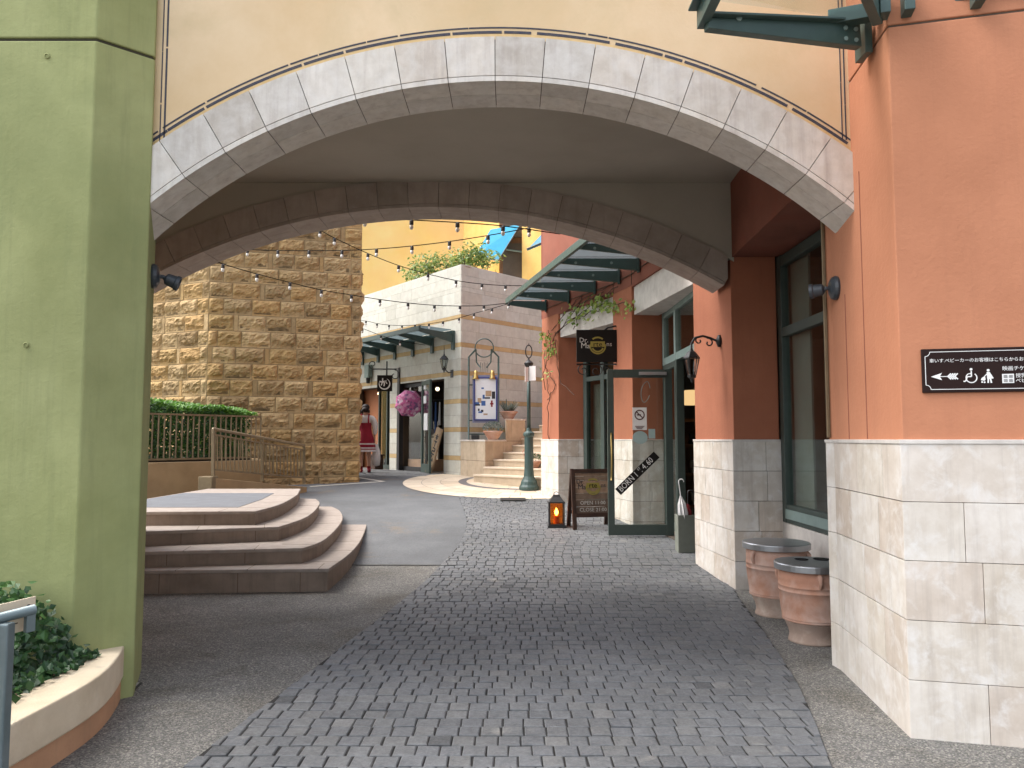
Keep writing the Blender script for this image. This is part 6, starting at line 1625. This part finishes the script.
J = [(pp(0, 0, .92), (.115, .09)), (pp(0, 0, 1.08), (.10, .08)), (pp(0, .0, 1.26), (.125, .085)), (pp(0, .01, 1.36), (.09, .065)), (pp(0, .015, 1.43), .045), (pp(0, .03, 1.50), (.068, .078)), (pp(0, .03, 1.585), (.074, .086)), (pp(0, .02, 1.635), (.045, .055)),
     (pp(-.165, .0, 1.345), .048), (pp(-.215, .03, 1.10), .036), (pp(-.20, .12, .90), .028), (pp(.165, .0, 1.345), .048), (pp(.225, .01, 1.10), .036), (pp(.215, .06, .88), .028),
     (pp(-.08, 0, .84), .085), (pp(-.085, -.01, .48), .055), (pp(-.085, -.03, .28), .046), (pp(-.085, -.05, .08), .034), (pp(.08, 0, .84), .085), (pp(.085, .05, .48), .055), (pp(.085, .06, .28), .046), (pp(.085, .07, .08), .034),
     (pp(-.205, .15, .82), .026), (pp(.21, .09, .80), .026), (pp(0, .115, 1.545), .018)]
Ed = [(0, 1), (1, 2), (2, 3), (3, 4), (4, 5), (5, 6), (6, 7), (3, 8), (8, 9), (9, 10), (3, 11), (11, 12), (12, 13), (0, 14), (14, 15), (15, 16), (16, 17), (0, 18), (18, 19), (19, 20), (20, 21), (10, 22), (13, 23), (5, 24)]
body = skin_obj('body', J, Ed, 0, 'skin', pr)
# fingers and ears belong to the body's look at this size: thumb and fingers as short chains
mb = MB()
for wrist, hand in ((J[10][0], J[22][0]), (J[13][0], J[23][0])):
    d = (hand - wrist).normalized()
    for k in range(4): a = hand + Vector((.012 * (k - 1.5), 0, 0)); mb.tube([a, a + d * .035, a + d * .06 + Vector((0, .01, 0))], [.009, .008, .006], 5)
    mb.tube([hand - d * .02, hand + Vector((0, .03, -.02))], [.010, .007], 5)
mb.build('hand', 'skin', pr, smooth=True)
skin_obj('blouse', [(pp(0, 0, 1.02), (.120, .095)), (pp(0, 0, 1.10), (.118, .092)), (pp(0, .0, 1.26), (.142, .105)), (pp(0, .01, 1.36), (.105, .08)), (pp(0, .012, 1.405), .055), (pp(-.168, .0, 1.345), .078), (pp(-.225, .025, 1.18), .078), (pp(-.222, .05, 1.02), .066), (pp(-.205, .10, .93), .042), (pp(.168, .0, 1.345), .078), (pp(.235, .01, 1.18), .078), (pp(.232, .02, 1.02), .066), (pp(.22, .05, .92), .042)],
         [(0, 1), (1, 2), (2, 3), (3, 4), (3, 5), (5, 6), (6, 7), (7, 8), (3, 9), (9, 10), (10, 11), (11, 12)], 0, 'white_cloth', pr)
def ell(mb, prof, cx=0, cy=0, n=28, fold=0):
    i0 = len(mb.v)
    for rx, ry, z in prof:
        for j in range(n):
            a = 2 * pi * j / n; f_ = 1 + fold * (1.25 - z) * math.sin(a * 9)
            mb.v.append(tuple(pp(cx + rx * math.cos(a) * f_, cy + ry * math.sin(a) * f_, z)))
    for k in range(len(prof) - 1):
        for j in range(n):
            a = i0 + k * n + j; b = i0 + k * n + (j + 1) % n; mb.f.append((a, b, b + n, a + n)); mb.t.append(.5)
mb = MB(); ell(mb, [(.255, .205, .56), (.245, .195, .64), (.215, .17, .80), (.165, .13, .98), (.148, .115, 1.06), (.150, .115, 1.14), (.158, .12, 1.22)], fold=.06); dress = mb.build('dress', 'red_cloth', pr, smooth=True)
for sx in (-1, 1):
    mb = MB(); mb.tube([pp(sx * .10, -.118, 1.20), pp(sx * .095, -.115, 1.32), pp(sx * .09, -.03, 1.435), pp(sx * .09, .08, 1.33)], .019 * HS, 8); mb.build('strap', 'red_cloth', dress)
for z in (.60, .70):
    mb = MB(); k_ = (.80 - z) / .24; ell(mb, [(.222 + .038 * k_, .177 + .032 * k_, z - .012), (.222 + .036 * k_, .177 + .03 * k_, z + .022)], fold=.06); mb.build('hem_band', 'white_trim', dress, smooth=True)
mb = MB(); ell(mb, [(.268, .217, .515), (.258, .208, .565)], fold=.07); mb.build('petticoat', 'white_trim', dress, smooth=True)
mb = MB(); mb.ball(pp(0, .015, 1.60), (.098 * HS, .085 * HS), 16); mb.ball(pp(-.0, -.04, 1.545), (.085 * HS, .07 * HS), 14); mb.ball(pp(.085, -.03, 1.50), (.03 * HS, .045 * HS), 10); mb.ball(pp(-.085, -.03, 1.50), (.03 * HS, .045 * HS), 10); mb.build('hair', 'hair', pr, smooth=True)
for sx, dy in ((-1, -.05), (1, .07)):
    mb = MB(); mb.ball(pp(sx * .085, dy + .05, .045), (.05 * HS, .045 * HS), 12, mat=Matrix.Diagonal((.85, 2.2, 1)).to_3x3()); mb.tube([pp(sx * .085, dy - .005, .06), pp(sx * .085, dy, .16)], [.05 * HS, .046 * HS], 12); mb.build('shoe', 'red_shoe', pr, smooth=True)
hb = J[23][0] + Vector((.05, -.0, -.02))
bg = thing('shoulder_bag', 'soft white bag hanging from the hand of the walking person', 'bag', hb - Vector((0, 0, .55)))
mb = MB(); mb.lathe([(.02, -.60), (.085, -.58), (.10, -.42), (.095, -.25), (.05, -.12), (.03, -.08)], hb, 14, Matrix.Diagonal((1, .55, 1)).to_3x3()); mb.build('bag_body', 'white_cloth', bg, smooth=True)
mb = MB(); mb.tube([hb + Vector((-.03, 0, -.10)), hb + Vector((0, 0, .02)), hb + Vector((.03, 0, -.10))], .008, 6); mb.build('strap', 'white_cloth', bg)

# =================================================================== PLANTER, IVY, HANDRAIL, DRAIN
zc_ = .29
outer = smooth([(-2.42, 1.2), (-2.10, 2.3), (-2.045, 3.16), px2(101.6, 674, zc_), px2(127.3, 640.5, zc_)], 5)
inner = smooth([(-2.72, 1.2), (-2.40, 2.3), (-2.325, 3.2), px2(92, 651, zc_), (-2.37, 4.235)], 5)
pt_ = thing('curved_planter', 'low curved planter with a cream coping over a peach plinth at the green column', 'planter', (-2.2, 3.4, 0))
def resample(pts, n):
    P = [Vector(p) for p in pts]; acc = [0]
    for a, b in zip(P, P[1:]): acc.append(acc[-1] + (b - a).length)
    out = []
    for k in range(n + 1):
        d = acc[-1] * k / n; i = max(j for j in range(len(P)) if acc[j] <= d + 1e-9); i = min(i, len(P) - 2)
        out.append(P[i].lerp(P[i + 1], (d - acc[i]) / max(1e-9, acc[i + 1] - acc[i])))
    return out
def curb(mb, o_, i_, z0, z1):
    n = len(o_) - 1; k0 = len(mb.v)
    for a, b in zip(o_, i_): mb.v += [(a.x, a.y, z0), (a.x, a.y, z1), (b.x, b.y, z1), (b.x, b.y, z0)]
    for k in range(n):
        for j in range(4): a = k0 + k * 4 + j; b = k0 + k * 4 + (j + 1) % 4; mb.f.append((a, a + 4, b + 4, b)); mb.t.append(.5)
    mb.f.append((k0, k0 + 1, k0 + 2, k0 + 3)); mb.t.append(.5); e = k0 + n * 4; mb.f.append((e + 3, e + 2, e + 1, e)); mb.t.append(.5)
co_, ci_ = resample(outer, 30), resample(inner, 30)
mb = MB(); curb(mb, co_, ci_, .115, zc_); mb.build('coping', 'coping', pt_, bevel=.010, merge=True)
mb = MB(); curb(mb, [a.lerp(b, .06) for a, b in zip(co_, ci_)], ci_, -.1, .113); mb.build('plinth', 'plinth', pt_, merge=True)
mb = MB(); soil_poly = [(-7, 1.2)] + inner[:-1] + [(-2.42, 4.235), (-7, 4.235)]; mb.prism(soil_poly, .0, .20); mb.build('soil', 'soil', pt_)
iv = thing('ivy_bed', 'dark green ivy spilling over the cream coping of the planter', 'ivy', (-2.7, 3.6, .2))
mb = MB(); rr = random.Random(23); stm = MB()
for k in range(9000):
    y = 2.2 + rr.random() * 2.0; xi = None
    for (a, b), (c, d) in zip(inner, inner[1:]):
        if b <= y <= d: xi = a + (c - a) * (y - b) / (d - b + 1e-9)
    if xi is None: xi = -2.35
    e = rr.random() ** 1.5 * 1.2; x = xi + .05 - e + rr.gauss(0, .03)
    hgt = .24 + .16 * noise.noise(Vector((x * 3, y * 3, 1))) + min(.30, e * 1.1) + .05 * noise.noise(Vector((x * 9, y * 9, 4)))
    if y > 4.0: hgt += .05
    z = max(.21, .22 + (hgt - .1) * rr.random() ** .45)
    if x > xi - .02: z = .30 + abs(rr.gauss(0, .02))
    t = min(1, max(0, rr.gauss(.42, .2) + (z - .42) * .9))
    mb.leaf((x, min(y, 4.2), z), rr.uniform(.030, .062), t, (.45, -.55, .75), .75, rr)
for tr_ in range(7):
    y = rr.uniform(3.1, 4.15); x = -2.33 + rr.uniform(-.02, .05); p = Vector((x, y, .31)); d = Vector((rr.uniform(.3, 1), rr.uniform(-.8, .3), 0)).normalized(); pts = [p]
    for s_ in range(5):
        p = p + d * .03 + Vector((rr.gauss(0, .008), rr.gauss(0, .008), 0)); pts.append(p)
        for _ in range(2): mb.leaf(p + Vector((rr.gauss(0, .015), rr.gauss(0, .015), .008)), rr.uniform(.025, .04), rr.uniform(.5, 1), (0, 0, 1), .7, rr)
    stm.tube(pts, .003, 5)
mb.build('foliage', 'ivy', iv); stm.build('stem', 'stem', iv)
YH = 2.75
hpx = at(5, 640, YH)
hr_ = thing('handrail', 'grey blue metal handrail with a cream braille plate beside the planter', 'handrail', (hpx.x, YH, 0))
zt_ = at(5, 620, YH).z
mb = MB(); mb.fbox(frame((hpx.x - .022, YH, 0), (1, 0, 0), (0, 0, 1)), 0, .044, 0, zt_ - .01, -.022, .022); mb.build('post', 'rail_grey', hr_, bevel=.006)
e0, e1_ = at(36, 609.0, 2.86), at(-60, 633, 2.60)
mb = MB(); mb.tube([e0 + (e1_ - e0) * 0.02, e1_, e1_ + (e1_ - e0) * 3], .019, 12); mb.build('rail', 'rail_grey', hr_, smooth=True)
bfr = frame(at(24.5, 633, 2.83), (e0 - e1_).normalized(), (0, 0, 1)); mb = MB(); mb.fbox(bfr, 0, .032, 0, .075, -.012, .012); mb.build('end_bracket', 'rail_grey', hr_, bevel=.003)
p0 = at(35, 596, 2.90); d = (e0 - e1_).normalized(); pf = frame(p0 - d * .46 + Vector((0, 0, -.115)), d, (0, 0, 1))
mb = MB(); mb.fbox(pf, 0, .46, 0, .115, .0, .006); pl = mb.build('sign_plate', 'coping', hr_)
mb = MB(); rr = random.Random(3)
disc(mb, pf, .34, .075, .02, .014, .006, .0075, 12); disc(mb, pf, .40, .078, .010, .006, .006, .0075, 10); disc(mb, pf, .435, .088, .006, .004, .006, .0075, 8)
for k in range(2): mb.fbox(pf, .30, .42 - .02 * k, .030 - .018 * k + .02, .034 - .018 * k + .02, .006, .0072)
mb.build('sign_mark', 'ink', hr_)
dc = thing('drain_cover', 'small steel drain cover set flush in the ground at the foot of the green column', 'drain cover', gnd(132, 690))
g = gnd(133, 690); dfr = frame((g.x - .07, g.y - .10, g.z + .004), (1, .15, 0), (-.15, 1, 0)); mb = MB(); mb.fbox(dfr, 0, .10, 0, .20, 0, .006); mb.build('frame', 'iron', dc)
mb = MB(); mb.fbox(dfr, .012, .088, .012, .188, .006, .009); mb.build('cover', 'lid_steel', dc)
# iron manhole cover by the pale circle
g = gnd(513, 501); mh = thing('manhole_cover', 'small rectangular dark iron cover set in the setts near the lamp post', 'manhole cover', g)
mb = MB(); fr_ = frame((g.x - .22, g.y - .16, g.z + .020), (1, 0, 0), (0, 1, .07)); mb.fbox(fr_, 0, .44, 0, .30, 0, .006); mb.build('cover', 'iron', mh)

# =================================================================== INSIDE THE RED SHOP
def inside(px, py, Y): return at(px, py, Y)
p = inside(690.5, 397, 11.6)
sl = thing('shade_lamp', 'warm lit lamp shade seen through the open shop doorway', 'lamp', p)
mb = MB(); mb.lathe([(.17, -.12), (.15, .10)], p + Vector((.06, 0, 0)), 20, cap=False); mb.lathe([(.001, -.02), (.15, -.021)], p + Vector((.06, 0, 0)), 20, cap=False); mb.build('lamp_shade', 'warm_lamp', sl, smooth=True)
mb = MB(); mb.tube([p + Vector((.06, 0, .08)), Vector((p.x + .06, p.y, 3.29))], .006, 6); mb.build('cord', 'iron', sl)
q = inside(682, 470, 12.2)
sh = thing('display_shelf', 'dark wooden display shelf with goods inside the shop doorway', 'shelf', (q.x, 12.2, zg(0, 12.2)))
mb = MB(); x0 = q.x - .1; zb_ = zg(0, 12.2) + .03
for z in (.05, .55, 1.0, 1.40): mb.box(x0, x0 + 1.4, 12.2, 12.6, zb_ + z, zb_ + z + .04)
mb.box(x0 - .04, x0, 12.2, 12.6, zb_, zb_ + 1.46); mb.box(x0 + 1.4, x0 + 1.44, 12.2, 12.6, zb_, zb_ + 1.46); mb.box(x0, x0 + 1.4, 12.6, 12.63, zb_, zb_ + 1.46); shf = mb.build('shelf_frame', 'room_wood', sh)
rr = random.Random(14)
for z in (.09, .59, 1.04):
    for k in range(6):
        x = x0 + .1 + k * .22; mb = MB(); c = Vector((x, 12.38, zb_ + z))
        mb.box(c.x - .045, c.x + .045, c.y - .12, c.y + .10, c.z, c.z + .07); mb.box(c.x - .04, c.x + .04, c.y + .0, c.y + .09, c.z + .07, c.z + rr.uniform(.16, .26)); mb.build('boot', rr.choice(['dark_red', 'iron', 'room_cream', 'iron']), sh, bevel=.015)

# =================================================================== CAMERA, SKY, SUN
cam = bpy.data.cameras.new('camera'); co = link(bpy.data.objects.new('camera', cam)); co.location = E; co.rotation_euler = (R(90) + PITCH, 0, 0)
cam.sensor_width = 36; cam.lens = F / 1024 * 36; cam.clip_start = .05; cam.clip_end = 1000; sc.camera = co
w = bpy.data.worlds.new('World'); sc.world = w; w.use_nodes = True; t = w.node_tree; bgn = t.nodes['Background']
sk = t.nodes.new('ShaderNodeTexSky'); sk.sky_type = 'NISHITA'; sk.sun_disc = False
SUN_EL, SUN_AZ = R(56), R(-86)   # azimuth from +Y, clockwise seen from above
sk.sun_elevation = SUN_EL; sk.sun_rotation = SUN_AZ; sk.air_density = 1.0; sk.dust_density = 4.0; sk.ozone_density = 1.0
hs_ = t.nodes.new('ShaderNodeHueSaturation'); hs_.inputs['Saturation'].default_value = .45
t.links.new(sk.outputs[0], hs_.inputs['Color']); t.links.new(hs_.outputs[0], bgn.inputs[0]); bgn.inputs[1].default_value = .15
sl_ = bpy.data.lights.new('sun', 'SUN'); sl_.energy = .85; sl_.angle = R(38); sl_.color = (1, .97, .93)
so = link(bpy.data.objects.new('sun', sl_))
sd_ = Vector((math.sin(SUN_AZ) * math.cos(SUN_EL), math.cos(SUN_AZ) * math.cos(SUN_EL), math.sin(SUN_EL)))
so.rotation_euler = (-sd_).to_track_quat('-Z', 'Y').to_euler(); so.location = (0, 0, 20)
vs = sc.view_settings; vs.view_transform = 'Standard'; vs.look = 'None'; vs.exposure = 1.72; vs.gamma = 1; vs.use_curve_mapping = False
sc.cycles.max_bounces = 10; sc.cycles.transparent_max_bounces = 16; sc.cycles.diffuse_bounces = 5; sc.cycles.use_denoising = True
